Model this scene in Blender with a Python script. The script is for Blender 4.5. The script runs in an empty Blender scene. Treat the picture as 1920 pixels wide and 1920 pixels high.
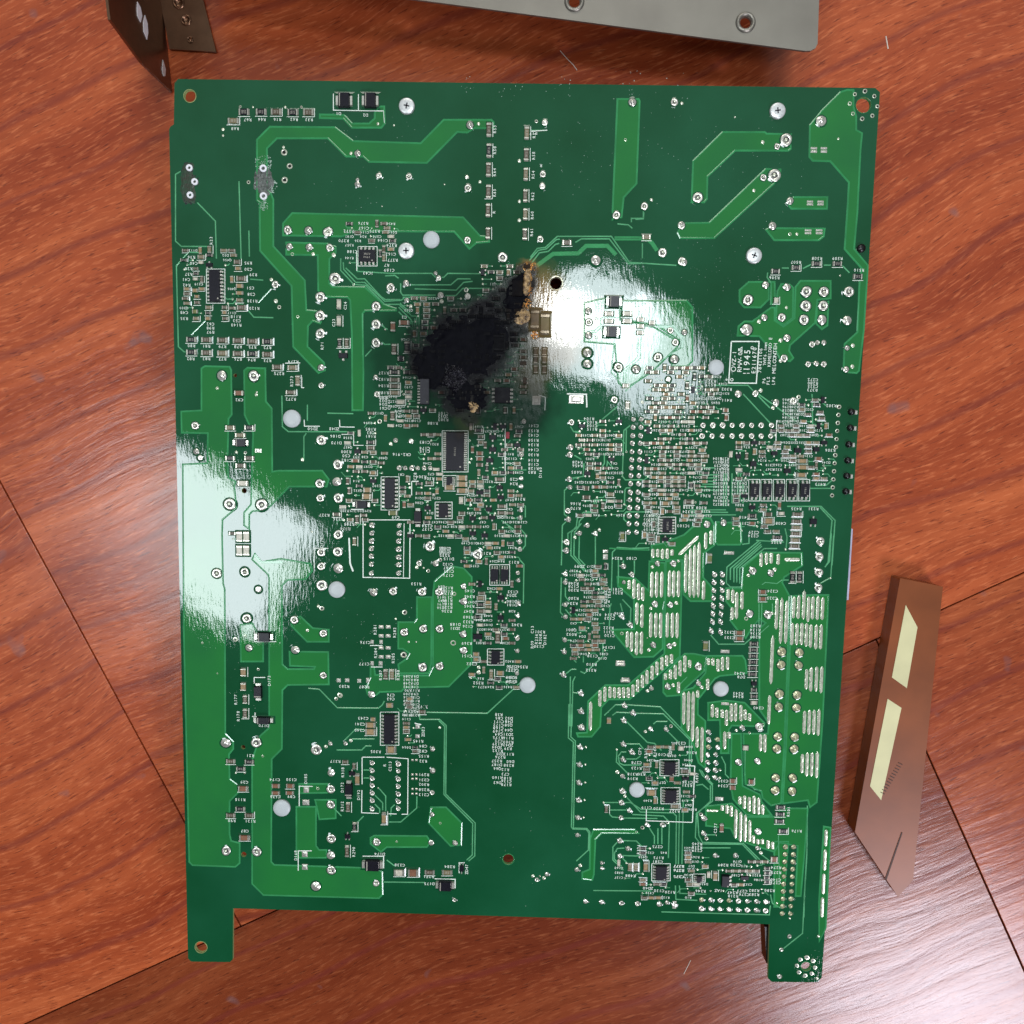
import bpy, bmesh, math, random
from mathutils import Vector, Matrix, noise
from mathutils.geometry import tessellate_polygon
random.seed(7)
R = math.radians
C = bpy.context.scene.collection
sc = bpy.context.scene
MM = 0.001
ZB = 0.036            # top face of the circuit board above the table top
F = 1441.0            # focal length in photo pixels (the photo is 1920 wide)

# ------------------------------------------------------------------ camera
cam = bpy.data.objects.new('camera', bpy.data.cameras.new('camera'))
C.objects.link(cam); sc.camera = cam
cam.location = (5.6044 * MM, 57.944 * MM, 374.01 * MM + ZB)
cam.rotation_euler = (-0.0994, 0.0181, 0.0211)
cam.data.sensor_width = 36; cam.data.lens = 36 * F / 1920
cam.data.clip_start = 0.01; cam.data.clip_end = 50
CO = cam.location.copy(); CR = cam.rotation_euler.to_matrix()

def at(px, py, z=ZB):
    d = CR @ Vector(((px - 960) / F, (960 - py) / F, -1))
    t = (z - CO.z) / d.z
    return CO + d * t

# ------------------------------------------------------------------ world and lamps
w = bpy.data.worlds.new('World'); sc.world = w; w.use_nodes = True
nt = w.node_tree; nt.nodes.clear()
wo = nt.nodes.new('ShaderNodeOutputWorld'); bg = nt.nodes.new('ShaderNodeBackground')
tc = nt.nodes.new('ShaderNodeTexCoord'); sp = nt.nodes.new('ShaderNodeSeparateXYZ'); cr = nt.nodes.new('ShaderNodeValToRGB')
nt.links.new(tc.outputs['Generated'], sp.inputs[0]); 
mr = nt.nodes.new('ShaderNodeMapRange'); mr.inputs[1].default_value = -0.55; mr.inputs[2].default_value = 0.6
nt.links.new(sp.outputs[1], mr.inputs[0]); nt.links.new(mr.outputs[0], cr.inputs[0])
cr.color_ramp.elements[0].color = (0.035, 0.04, 0.045, 1); cr.color_ramp.elements[1].color = (0.80, 0.88, 0.92, 1)
mz = nt.nodes.new('ShaderNodeMapRange'); mz.interpolation_type = 'SMOOTHSTEP'; mz.inputs[1].default_value = 0.2; mz.inputs[2].default_value = 0.85
mz.inputs[3].default_value = 0.10; mz.inputs[4].default_value = 0.50      # walls darker than the ceiling
nt.links.new(sp.outputs[2], mz.inputs[0]); nt.links.new(mz.outputs[0], bg.inputs[1]); nt.links.new(cr.outputs[0], bg.inputs[0])
nt.links.new(bg.outputs[0], wo.inputs[0])

def lamp(name, px, py, hgt, wpx, hpx, rad, col, shape='ELLIPSE', rot=0, z=ZB):
    """a ceiling lamp, window pane or added fill light, mirrored in the surface at photo pixel px, py"""
    p = at(px, py, z); d = (p - CO).normalized(); r = Vector((d.x, d.y, -d.z))
    t = (hgt - z) / r.z; pos = p + r * t
    L = t + (p - CO).length
    ld = bpy.data.lights.new(name, 'AREA'); ld.shape = shape
    ld.size = wpx / F * L; ld.size_y = hpx / F * L
    A = ld.size * ld.size_y * (math.pi / 4 if shape == 'ELLIPSE' else 1)
    ld.energy = rad * math.pi * A; ld.color = col
    o = bpy.data.objects.new(name, ld); C.objects.link(o)
    o.location = pos; o.rotation_euler = (Matrix.Rotation(R(rot), 3, 'Z')).to_euler()
    return o
lamp('ceiling_lamp', 1110, 612, 1.7, 215, 205, 16, (0.86, 0.95, 1.0), rot=20)
lamp('ceiling_lamp_far', 1215, 672, 1.72, 165, 215, 15, (0.84, 0.92, 1.0), rot=35)
lamp('ceiling_bulb', 1062, 592, 1.65, 105, 90, 32, (1.0, 0.98, 0.93))
lamp('window_pane', 385, 1012, 1.9, 330, 235, 16.5, (0.87, 0.95, 1.0), 'RECTANGLE', rot=-28)
lamp('window_light', 1790, 1950, 1.6, 440, 400, 27, (0.90, 0.88, 1.0), z=0)
lamp('added_fill_top', 1000, -1100, 1.7, 700, 500, 5, (1.0, 0.95, 0.88), 'RECTANGLE', z=0)  # unseen fill light added for exposure, not a known window

sc.view_settings.view_transform = 'Standard'; sc.view_settings.look = 'None'
sc.view_settings.exposure = 0.2; sc.view_settings.gamma = 1

# ------------------------------------------------------------------ node helpers
def N(t, kind, **kw):
    n = t.nodes.new(kind)
    for k, v in kw.items(): setattr(n, k, v)
    return n
def L(t, a, b): t.links.new(a, b)
def mathn(t, op, a, b=None, clamp=False):
    n = N(t, 'ShaderNodeMath', operation=op); n.use_clamp = clamp
    for i, v in enumerate((a, b)):
        if v is None: continue
        if isinstance(v, (int, float)): n.inputs[i].default_value = v
        else: L(t, v, n.inputs[i])
    return n.outputs[0]
def mixc(t, f, a, b):
    n = N(t, 'ShaderNodeMix', data_type='RGBA')
    for s, v in ((n.inputs[0], f), (n.inputs[6], a), (n.inputs[7], b)):
        if isinstance(v, (int, float)): s.default_value = v
        elif isinstance(v, tuple): s.default_value = (*v, 1) if len(v) == 3 else v
        else: L(t, v, s)
    return n.outputs[2]

# the fire left soot and brown scorch on everything near it: one node group shared by every board material
SOOT = [(868, 662, 100, 1), (905, 628, 82, 1), (812, 688, 62, 1), (868, 740, 62, .98), (796, 640, 46, .9), (948, 592, 58, .98),
        (972, 545, 34, .98), (984, 508, 17, .9), (905, 735, 46, .85), (940, 690, 55, .7), (885, 675, 150, .8), (960, 745, 80, .8), (985, 700, 55, .7), (880, 775, 55, .7), (878, 775, 30, .9),
        (740, 690, 50, .45), (845, 580, 70, .5)]
SCORCH = [(990, 500, 15, .8), (986, 545, 20, .9), (983, 590, 22, .9), (1003, 628, 24, .8), (1015, 560, 48, .8), (1034, 640, 48, .65), (1001, 700, 35, .4), (878, 790, 22, .2)]
def blob_group(name, blobs, soft):
    g = bpy.data.node_groups.new(name, 'ShaderNodeTree')
    g.interface.new_socket('Fac', in_out='OUTPUT', socket_type='NodeSocketFloat')
    go = g.nodes.new('NodeGroupOutput'); ge = N(g, 'ShaderNodeNewGeometry')
    nz = N(g, 'ShaderNodeTexNoise'); nz.inputs['Scale'].default_value = 90; nz.inputs['Detail'].default_value = 6
    L(g, ge.outputs['Position'], nz.inputs['Vector'])
    s1 = N(g, 'ShaderNodeVectorMath', operation='SUBTRACT'); L(g, nz.outputs['Color'], s1.inputs[0]); s1.inputs[1].default_value = (.5, .5, .5)
    s2 = N(g, 'ShaderNodeVectorMath', operation='SCALE'); L(g, s1.outputs[0], s2.inputs[0]); s2.inputs['Scale'].default_value = 0.017
    s3 = N(g, 'ShaderNodeVectorMath', operation='ADD'); L(g, s2.outputs[0], s3.inputs[0]); L(g, ge.outputs['Position'], s3.inputs[1])
    s4 = N(g, 'ShaderNodeVectorMath', operation='MULTIPLY'); L(g, s3.outputs[0], s4.inputs[0]); s4.inputs[1].default_value = (1, 1, 0)
    acc = None
    for (x, y, r, a) in blobs:
        p = at(x, y); rr = r / 4 * MM * 1.05
        d = N(g, 'ShaderNodeVectorMath', operation='DISTANCE'); L(g, s4.outputs[0], d.inputs[0]); d.inputs[1].default_value = (p.x, p.y, 0)
        m = N(g, 'ShaderNodeMapRange', interpolation_type='SMOOTHSTEP'); L(g, d.outputs['Value'], m.inputs[0])
        m.inputs[1].default_value = rr * (1 - soft); m.inputs[2].default_value = rr * (1 + soft); m.inputs[3].default_value = a; m.inputs[4].default_value = 0
        acc = m.outputs[0] if acc is None else mathn(g, 'MAXIMUM', acc, m.outputs[0])
    L(g, acc, go.inputs[0]); return g
G_SOOT = blob_group('fire_soot', SOOT, .42); G_SCORCH = blob_group('heat_scorch', SCORCH, .5)

def surface_group():
    """undulating lacquer of the board: weave, waves and orange peel, shared so that reflections run on"""
    g = bpy.data.node_groups.new('lacquer_relief', 'ShaderNodeTree')
    g.interface.new_socket('Normal', in_out='OUTPUT', socket_type='NodeSocketVector')
    go = g.nodes.new('NodeGroupOutput'); ge = N(g, 'ShaderNodeNewGeometry')
    prev = None
    for sc_, dist, det, strn, vec in ((38, .0004, 2, .5, (1, 1, 1)), (520, .00005, 3, .55, (1.7, .42, 1)), (1500, .000014, 1, .35, (1, 1, 1))):
        mp = N(g, 'ShaderNodeVectorMath', operation='MULTIPLY'); L(g, ge.outputs['Position'], mp.inputs[0]); mp.inputs[1].default_value = vec
        nz = N(g, 'ShaderNodeTexNoise'); nz.inputs['Scale'].default_value = sc_; nz.inputs['Detail'].default_value = det
        L(g, mp.outputs[0], nz.inputs['Vector'])
        b = N(g, 'ShaderNodeBump'); b.inputs['Strength'].default_value = strn; b.inputs['Distance'].default_value = dist
        L(g, nz.outputs['Fac'], b.inputs['Height'])
        if prev is not None: L(g, prev, b.inputs['Normal'])
        prev = b.outputs[0]
    L(g, prev, go.inputs[0]); return g
G_REL = surface_group()

def mat(name, col, rough=.5, metal=0, relief=False, soot=True, var=.12, vscale=120, spec=.5, col2=None, ior=1.5):
    m = bpy.data.materials.new(name); m.use_nodes = True; t = m.node_tree; b = t.nodes['Principled BSDF']
    ge = N(t, 'ShaderNodeNewGeometry')
    nz = N(t, 'ShaderNodeTexNoise'); nz.inputs['Scale'].default_value = vscale; nz.inputs['Detail'].default_value = 5
    L(t, ge.outputs['Position'], nz.inputs['Vector'])
    c2 = col2 or tuple(min(1, c * (1 - 3 * var)) for c in col)
    m1 = N(t, 'ShaderNodeMapRange'); L(t, nz.outputs['Fac'], m1.inputs[0]); m1.inputs[1].default_value = .3; m1.inputs[2].default_value = .7
    c = mixc(t, m1.outputs[0], col, c2)
    rsock = None
    if soot:
        g1 = N(t, 'ShaderNodeGroup', node_tree=G_SCORCH); g2 = N(t, 'ShaderNodeGroup', node_tree=G_SOOT)
        c = mixc(t, g1.outputs[0], c, (.27, .16, .055)); c = mixc(t, g2.outputs[0], c, (.004, .004, .005))
        n2 = N(t, 'ShaderNodeTexNoise'); n2.inputs['Scale'].default_value = 400; L(t, ge.outputs['Position'], n2.inputs['Vector'])
        rr = mathn(t, 'MULTIPLY', mathn(t, 'POWER', g2.outputs[0], 4), mathn(t, 'MULTIPLY', n2.outputs['Fac'], .7))
        rsock = mathn(t, 'ADD', rr, rough, True); L(t, rsock, b.inputs['Roughness'])
        if metal:
            mm = mathn(t, 'MULTIPLY', mathn(t, 'SUBTRACT', 1, g2.outputs[0]), metal); L(t, mm, b.inputs['Metallic'])
    else:
        b.inputs['Roughness'].default_value = rough; b.inputs['Metallic'].default_value = metal
    L(t, c, b.inputs['Base Color'])
    b.inputs['Specular IOR Level'].default_value = spec; b.inputs['IOR'].default_value = ior
    if soot: L(t, mathn(t, 'MULTIPLY', mathn(t, 'SUBTRACT', 1, mathn(t, 'MULTIPLY', g2.outputs[0], .85)), spec), b.inputs['Specular IOR Level'])
    if relief:
        g = N(t, 'ShaderNodeGroup', node_tree=G_REL); L(t, g.outputs[0], b.inputs['Normal'])
    return m

M = {}
M['mask'] = mat('green_solder_mask', (.0026, .056, .017), .03, relief=True, col2=(.009, .088, .036), vscale=17, ior=1.5)
M['pour'] = mat('green_mask_over_copper', (.019, .185, .037), .03, relief=True, col2=(.015, .140, .038), vscale=25, ior=1.5)
M['edge'] = mat('thin_mask_on_copper_edge', (.045, .30, .105), .06, relief=False, var=.1)
M['trace'] = mat('mask_over_trace', (.14, .48, .23), .06)
M['fibre'] = mat('cut_glass_fibre_edge', (.36, .42, .16), .6, vscale=900)
M['silk'] = mat('white_silkscreen_ink', (.86, .95, .84), .45, var=.08, vscale=2500)
M['solder'] = mat('dull_solder', (.84, .82, .72), .25, .68, var=.1, vscale=900)
M['term'] = mat('tinned_part_ends', (.66, .64, .54), .28, .6, var=.15, vscale=900)
M['tin'] = mat('tinned_copper', (.80, .84, .66), .25, .55, var=.14, vscale=500)
M['gold'] = mat('yellowish_flux_solder', (.60, .58, .36), .3, .5, vscale=800)
M['chip'] = mat('black_moulded_plastic', (.010, .009, .016), .34, vscale=1500, var=.2, spec=.3)
M['chipg'] = mat('grey_sooted_plastic', (.03, .03, .036), .5, spec=.2, soot=False, vscale=800)
M['film'] = mat('resistor_film', (.11, .085, .055), .35, spec=.3, vscale=900)
M['filmg'] = mat('olive_resistor_film', (.22, .18, .10), .35, spec=.3, vscale=900)
M['tan'] = mat('tan_ceramic', (.36, .25, .13), .4, spec=.3, vscale=900)
M['brown'] = mat('brown_ceramic', (.25, .12, .07), .4, spec=.3, vscale=900)
M['pale'] = mat('pale_ceramic', (.62, .58, .46), .35, vscale=900)
M['olive'] = mat('olive_plastic', (.17, .18, .05), .45, vscale=900)
M['red'] = mat('red_lamp_plastic', (.45, .02, .04), .25)
M['post'] = mat('white_nylon', (.50, .54, .54), .42, var=.03, vscale=250)
M['zinc'] = mat('zinc_plated_screw', (.78, .80, .78), .33, .45, var=.08, vscale=900)
M['black'] = mat('black_plastic', (.006, .006, .006), .3, soot=False)
M['lav'] = mat('pale_lavender_plastic', (.50, .50, .66), .4, soot=False)
M['mark'] = mat('part_marking_ink', (.42, .40, .33), .5)
M['under'] = mat('dark_component_case', (.03, .03, .04), .4, soot=False)
M['steel'] = mat('plated_steel_sheet', (.22, .20, .17), .40, .75, soot=False, vscale=38, col2=(.28, .26, .22))
M['steeld'] = mat('steel_return_wood_reflection', (.22, .12, .07), .30, .85, soot=False, var=.06, vscale=300)  # brown colour stands in for the table wood mirrored in the steel
M['bright'] = mat('white_ring_and_slot_glint', (.85, .85, .88), .3, soot=False, var=.02)  # white of the solder rings and of the painted glints in the wall slots
M['char'] = mat('charred_resin', (.003, .003, .005), .24, soot=False, vscale=700, col2=(.008, .007, .010), spec=.22)
M['charm'] = mat('matt_soot_cake', (.0015, .0015, .003), .5, soot=False, vscale=300, col2=(.003, .003, .005), spec=.04)
M['fluxp'] = mat('grey_flux_residue', (.16, .17, .16), .35, soot=False, vscale=900, col2=(.03, .04, .03))
M['fluxd'] = mat('dark_flux_residue', (.035, .03, .02), .35, soot=False, vscale=900, col2=(.02, .06, .03))
M['glint'] = mat('silver_glint_flakes', (.62, .60, .72), .22, .9, soot=False)  # silver debris, and stand-in glints on the charred crust
M['ash'] = mat('brown_burnt_crust', (.46, .30, .13), .4, .1, soot=False, vscale=600, col2=(.03, .015, .01))
M['spark'] = mat('molten_copper_beads', (.95, .66, .28), .28, .7, soot=False, vscale=900, col2=(.5, .22, .07))
M['dust'] = mat('pale_dust', (.42, .55, .46), .7)
M['panel'] = mat('brown_phenolic_panel', (.26, .070, .018), .35, spec=.4, soot=False, var=.12, vscale=30)
M['cream'] = mat('cream_label', (.66, .62, .34), .5, soot=False, var=.05, vscale=60)
M['ink'] = mat('dark_print', (.06, .02, .01), .6, soot=False)
M['lint'] = mat('lint_fibre', (.75, .66, .56), .6, soot=False)

def wood(name, ang, seed, tint):
    m = bpy.data.materials.new(name); m.use_nodes = True; t = m.node_tree; b = t.nodes['Principled BSDF']
    ge = N(t, 'ShaderNodeNewGeometry')
    mp = N(t, 'ShaderNodeMapping'); mp.inputs['Rotation'].default_value = (0, 0, -ang); mp.inputs['Location'].default_value = (seed * 1.7, seed * .9, 0)
    L(t, ge.outputs['Position'], mp.inputs[0])
    # slow bending of the grain
    nb = N(t, 'ShaderNodeTexNoise'); nb.inputs['Scale'].default_value = 5; nb.inputs['Detail'].default_value = 2; L(t, mp.outputs[0], nb.inputs['Vector'])
    sb = N(t, 'ShaderNodeVectorMath', operation='SUBTRACT'); L(t, nb.outputs['Color'], sb.inputs[0]); sb.inputs[1].default_value = (.5, .5, .5)
    s2 = N(t, 'ShaderNodeVectorMath', operation='MULTIPLY'); L(t, sb.outputs[0], s2.inputs[0]); s2.inputs[1].default_value = (0, .055, 0)
    ad = N(t, 'ShaderNodeVectorMath', operation='ADD'); L(t, mp.outputs[0], ad.inputs[0]); L(t, s2.outputs[0], ad.inputs[1])
    def stretched(sx, sy, det, scale=1, rough=.55):
        v = N(t, 'ShaderNodeVectorMath', operation='MULTIPLY'); L(t, ad.outputs[0], v.inputs[0]); v.inputs[1].default_value = (sx, sy, 1)
        n = N(t, 'ShaderNodeTexNoise'); n.inputs['Scale'].default_value = scale; n.inputs['Detail'].default_value = det; n.inputs['Roughness'].default_value = rough
        L(t, v.outputs[0], n.inputs['Vector']); return n.outputs['Fac']
    band = stretched(3.0, 26, 4); mid = stretched(16, 150, 5); fine = stretched(110, 700, 3); pore = stretched(120, 1000, 2)
    cr = N(t, 'ShaderNodeValToRGB'); L(t, band, cr.inputs[0])
    e = cr.color_ramp.elements
    e[0].position = .28; e[0].color = (.26 * tint, .040 * tint, .012 * tint, 1); e[1].position = .72; e[1].color = (.54 * tint, .130 * tint, .042 * tint, 1)
    x = e.new(.5); x.color = (.42 * tint, .084 * tint, .026 * tint, 1)
    m1 = N(t, 'ShaderNodeMapRange'); L(t, mid, m1.inputs[0]); m1.inputs[1].default_value = .35; m1.inputs[2].default_value = .62
    c = mixc(t, mathn(t, 'MULTIPLY', mathn(t, 'SUBTRACT', 1, m1.outputs[0]), .42), cr.outputs[0], (.19 * tint, .028 * tint, .012 * tint))
    m2 = N(t, 'ShaderNodeMapRange'); L(t, fine, m2.inputs[0]); m2.inputs[1].default_value = .52; m2.inputs[2].default_value = .75
    c = mixc(t, mathn(t, 'MULTIPLY', m2.outputs[0], .6), c, (.74 * tint, .22 * tint, .085 * tint))
    m3 = N(t, 'ShaderNodeMapRange'); L(t, pore, m3.inputs[0]); m3.inputs[1].default_value = .60; m3.inputs[2].default_value = .68
    c = mixc(t, mathn(t, 'MULTIPLY', m3.outputs[0], .6), c, (.09 * tint, .013 * tint, .008 * tint))
    # a few dark growth streaks
    ws = N(t, 'ShaderNodeTexWave', wave_type='BANDS', bands_direction='Y'); ws.inputs['Scale'].default_value = 8.5; ws.inputs['Distortion'].default_value = 4
    ws.inputs['Detail'].default_value = 3; ws.inputs['Detail Scale'].default_value = .6
    v = N(t, 'ShaderNodeVectorMath', operation='MULTIPLY'); L(t, ad.outputs[0], v.inputs[0]); v.inputs[1].default_value = (.35, 1, 1); L(t, v.outputs[0], ws.inputs['Vector'])
    m4 = N(t, 'ShaderNodeMapRange'); L(t, ws.outputs['Fac'], m4.inputs[0]); m4.inputs[1].default_value = .955; m4.inputs[2].default_value = 1
    c = mixc(t, mathn(t, 'MULTIPLY', m4.outputs[0], .5), c, (.16, .026, .02))
    # grey-blue rubbed spots
    sp_ = N(t, 'ShaderNodeTexNoise'); sp_.inputs['Scale'].default_value = 42; L(t, ge.outputs['Position'], sp_.inputs['Vector'])
    m5 = N(t, 'ShaderNodeMapRange'); L(t, sp_.outputs['Fac'], m5.inputs[0]); m5.inputs[1].default_value = .70; m5.inputs[2].default_value = .76
    c = mixc(t, mathn(t, 'MULTIPLY', m5.outputs[0], .5), c, (.16, .11, .12))
    L(t, c, b.inputs['Base Color'])
    b.inputs['Specular IOR Level'].default_value = .4
    rr = N(t, 'ShaderNodeMapRange'); L(t, mid, rr.inputs[0]); rr.inputs[3].default_value = .17; rr.inputs[4].default_value = .30; L(t, rr.outputs[0], b.inputs['Roughness'])
    bp = N(t, 'ShaderNodeBump'); bp.inputs['Strength'].default_value = .8; bp.inputs['Distance'].default_value = .00028; L(t, mid, bp.inputs['Height'])
    b2 = N(t, 'ShaderNodeBump'); b2.inputs['Strength'].default_value = .5; b2.inputs['Distance'].default_value = .00011; L(t, fine, b2.inputs['Height']); L(t, bp.outputs[0], b2.inputs['Normal'])
    L(t, b2.outputs[0], b.inputs['Normal'])
    return m

# ------------------------------------------------------------------ mesh helpers
class MB:
    def __init__(s): s.v = []; s.f = []; s.m = []; s.mats = []
    def mi(s, m):
        if m not in s.mats: s.mats.append(m)
        return s.mats.index(m)
    def add(s, vs, fs, m):
        k = len(s.v); i = s.mi(m); s.v += [tuple(v) for v in vs]
        for f in fs: s.f.append(tuple(k + a for a in f)); s.m.append(i)
    def box(s, x0, x1, y0, y1, z0, z1, m, tp=0.0):
        a, b = (x1 - x0) * tp / 2, (y1 - y0) * tp / 2
        vs = [(x0, y0, z0), (x1, y0, z0), (x1, y1, z0), (x0, y1, z0), (x0 + a, y0 + b, z1), (x1 - a, y0 + b, z1), (x1 - a, y1 - b, z1), (x0 + a, y1 - b, z1)]
        s.add(vs, [(3, 2, 1, 0), (4, 5, 6, 7), (0, 1, 5, 4), (1, 2, 6, 5), (2, 3, 7, 6), (3, 0, 4, 7)], m)
    def lathe(s, prof, m, seg=12, cx=0, cy=0, sx=1, sy=1, jit=0):
        vs = []; fs = []
        for (r, z) in prof:
            for i in range(seg):
                a = 2 * math.pi * i / seg; j = 1 + (random.uniform(-jit, jit) if r > .05 else 0)
                vs.append((cx + math.cos(a) * r * sx * j, cy + math.sin(a) * r * sy * j, z))
        for k in range(len(prof) - 1):
            for i in range(seg):
                j = (i + 1) % seg; fs.append((k * seg + i, k * seg + j, (k + 1) * seg + j, (k + 1) * seg + i))
        fs.append(tuple((len(prof) - 1) * seg + i for i in range(seg)))
        s.add(vs, fs, m)
    def ribbon(s, pts, wd, z0, z1, m, closed=False, top=.5):
        """raised line with sloping flanks; pts are world xy"""
        P = [Vector((p[0], p[1])) for p in pts]; n = len(P); rows = []
        for i in range(n):
            a = P[(i - 1) % n] if (closed or i > 0) else None; c = P[(i + 1) % n] if (closed or i < n - 1) else None
            d1 = (P[i] - a).normalized() if a is not None and (P[i] - a).length > 1e-9 else None; d2 = (c - P[i]).normalized() if c is not None and (c - P[i]).length > 1e-9 else None
            d1 = d1 or d2 or Vector((1, 0)); d2 = d2 or d1
            t = (d1 + d2); t = t.normalized() if t.length > 1e-6 else d1
            nn = Vector((-t.y, t.x)); k = 1 / max(.45, abs(nn.dot(Vector((-d1.y, d1.x)))))
            rows.append([P[i] + nn * (q * wd / 2 * k) for q in (-1, -top, top, 1)])
        vs = []
        for r in rows:
            for j, q in enumerate(r): vs.append((q.x, q.y, z1 if j in (1, 2) else z0))
        fs = []
        for i in range(n if closed else n - 1):
            a = i * 4; b = ((i + 1) % n) * 4
            for j in range(3): fs.append((a + j + 1, a + j, b + j, b + j + 1))
        s.add(vs, fs, m)
    def poly(s, loops, z0, z1, m, mside=None, bottom=False):
        """flat polygon with holes (world xy) raised from z0 to z1"""
        V3 = [[Vector((p[0], p[1], 0)) for p in lp] for lp in loops]
        tri = tessellate_polygon(V3); flat = [p for lp in V3 for p in lp]
        fs = []
        for t in tri:
            a, b, c = (flat[i] for i in t)
            if (b - a).cross(c - a).z < 0: t = (t[0], t[2], t[1])
            fs.append(tuple(t))
        s.add([(p.x, p.y, z1) for p in flat], fs, m)
        if bottom: s.add([(p.x, p.y, z0) for p in flat], [tuple(reversed(f)) for f in fs], mside or m)
        for li, lp in enumerate(V3):
            area = sum(lp[i].x * lp[(i + 1) % len(lp)].y - lp[(i + 1) % len(lp)].x * lp[i].y for i in range(len(lp)))
            n = len(lp); vs = [(p.x, p.y, z0) for p in lp] + [(p.x, p.y, z1) for p in lp]
            ff = [(i, (i + 1) % n, n + (i + 1) % n, n + i) for i in range(n)]
            if (area < 0) != (li > 0): ff = [tuple(reversed(f)) for f in ff]
            s.add(vs, ff, mside or m)
    def mesh(s, name):
        me = bpy.data.meshes.new(name); me.from_pydata(s.v, [], s.f)
        for k in s.mats: me.materials.append(M[k] if isinstance(k, str) else k)
        me.polygons.foreach_set('material_index', s.m); me.update(); return me
    def build(s, name, parent=None, **props):
        o = bpy.data.objects.new(name, s.mesh(name)); C.objects.link(o)
        if parent: o.parent = parent
        for k, v in props.items(): o[k] = v
        return o
def smooth(o):
    o.data.polygons.foreach_set('use_smooth', [True] * len(o.data.polygons)); return o
def thing(name, label, cat, group=None):
    o = bpy.data.objects.new(name, None); C.objects.link(o); o['label'] = label; o['category'] = cat; o.empty_display_size = .02
    if group: o['group'] = group
    return o

# ------------------------------------------------------------------ places read off the photo, in crops (origin x, origin y, enlargement)
K = dict(a=(240, 0, 4.8), b=(600, 100, 5.333), c=(940, 100, 5.333), d=(1280, 0, 4.8), e=(310, 380, 5.333), f=(620, 400, 5.333), g=(940, 400, 5.333),
         h=(1260, 380, 4.571), i=(310, 680, 5.333), j=(620, 700, 5.333), k=(940, 700, 5.333), l=(1260, 700, 5.333), m=(310, 1000, 5.333), n=(620, 1000, 5.333),
         o=(940, 1000, 5.333), p=(1260, 1000, 4.571), q=(310, 1320, 5.333), r=(620, 1320, 5.333), s=(940, 1320, 5.333), t=(1240, 1360, 5.333),
         u=(240, 1580, 5.647), v=(560, 1580, 5.647), w=(1340, 1580, 5.647), x=(760, 500, 6.4), z=(0, 0, 1))
def px(k, x, y): o = K[k]; return (o[0] + x / o[2], o[1] + y / o[2])
def table(txt, n):
    """'key a b c d | ...' lines -> (key, tuple of n numbers)"""
    out = []
    for ln in txt.strip().splitlines():
        q = ln.split()
        if not q: continue
        nums = [float(a) for a in q[1:]]
        assert len(nums) % n == 0, ln
        out += [(q[0], tuple(nums[a:a + n])) for a in range(0, len(nums), n)]
    return out
def paths(txt):
    out = []
    for ln in txt.strip().splitlines():
        q = ln.split()
        if not q: continue
        nums = [float(a) for a in q[1:]]; assert len(nums) % 2 == 0, ln
        out.append([px(q[0], nums[a], nums[a + 1]) for a in range(0, len(nums), 2)])
    return out
def wpt(p, z=ZB): a = at(p[0], p[1], z); return (a.x, a.y)
def mmpx(x, y): return (at(x + 1, y) - at(x, y)).length        # metres per photo pixel there

# ------------------------------------------------------------------ table
table_m = MB(); UNDER = -0.004
def plank_frame():
    p0, p1 = at(240, 1833, 0), at(1643, 1199, 0); u = (p1 - p0).normalized(); return p0, u, Vector((-u.y, u.x, 0))
P0, U, V = plank_frame(); ANG = math.atan2(U.y, U.x)
def uv(p): d = p - P0; return d.dot(U), d.dot(V)
ja = uv(at(452, 1738, 0))[0]; jb = uv(at(1645, 1203, 0))[0]; gap = .0008
tb = bpy.data.objects.new('table_top', None); C.objects.link(tb); tb['kind'] = 'structure'
sub = MB(); 
def quad_uv(mb, u0, u1, v0, v1, z0, z1, m):
    c = [P0 + U * a + V * b for a, b in ((u0, v0), (u1, v0), (u1, v1), (u0, v1))]
    mb.add([(p.x, p.y, z0) for p in c] + [(p.x, p.y, z1) for p in c], [(4, 5, 6, 7), (3, 2, 1, 0), (0, 1, 5, 4), (1, 2, 6, 5), (2, 3, 7, 6), (3, 0, 4, 7)], m)
M['gap'] = mat('dark_groove', (.02, .006, .004), .8, soot=False)
quad_uv(sub, -.9, 1.3, -.75, 1.1, -.02, UNDER, 'gap'); sub.build('table_core', tb)
for i, (u0, u1, v0, v1, tn) in enumerate([(-.9, ja - gap / 2, gap / 2, 1.1, .98), (ja + gap / 2, 1.3, gap / 2, 1.1, 1.0),
                                          (-.9, jb - gap / 2, -.75, -gap / 2, .52), (jb + gap / 2, 1.3, -.75, -gap / 2, .8)]):  # lower-left plank's dark tint stands in for the viewer's shadow
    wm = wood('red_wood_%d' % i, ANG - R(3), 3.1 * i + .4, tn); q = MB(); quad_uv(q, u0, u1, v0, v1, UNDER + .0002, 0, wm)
    o = q.build('plank', tb); bv = o.modifiers.new('edge', 'BEVEL'); bv.width = .0003; bv.segments = 2

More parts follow.
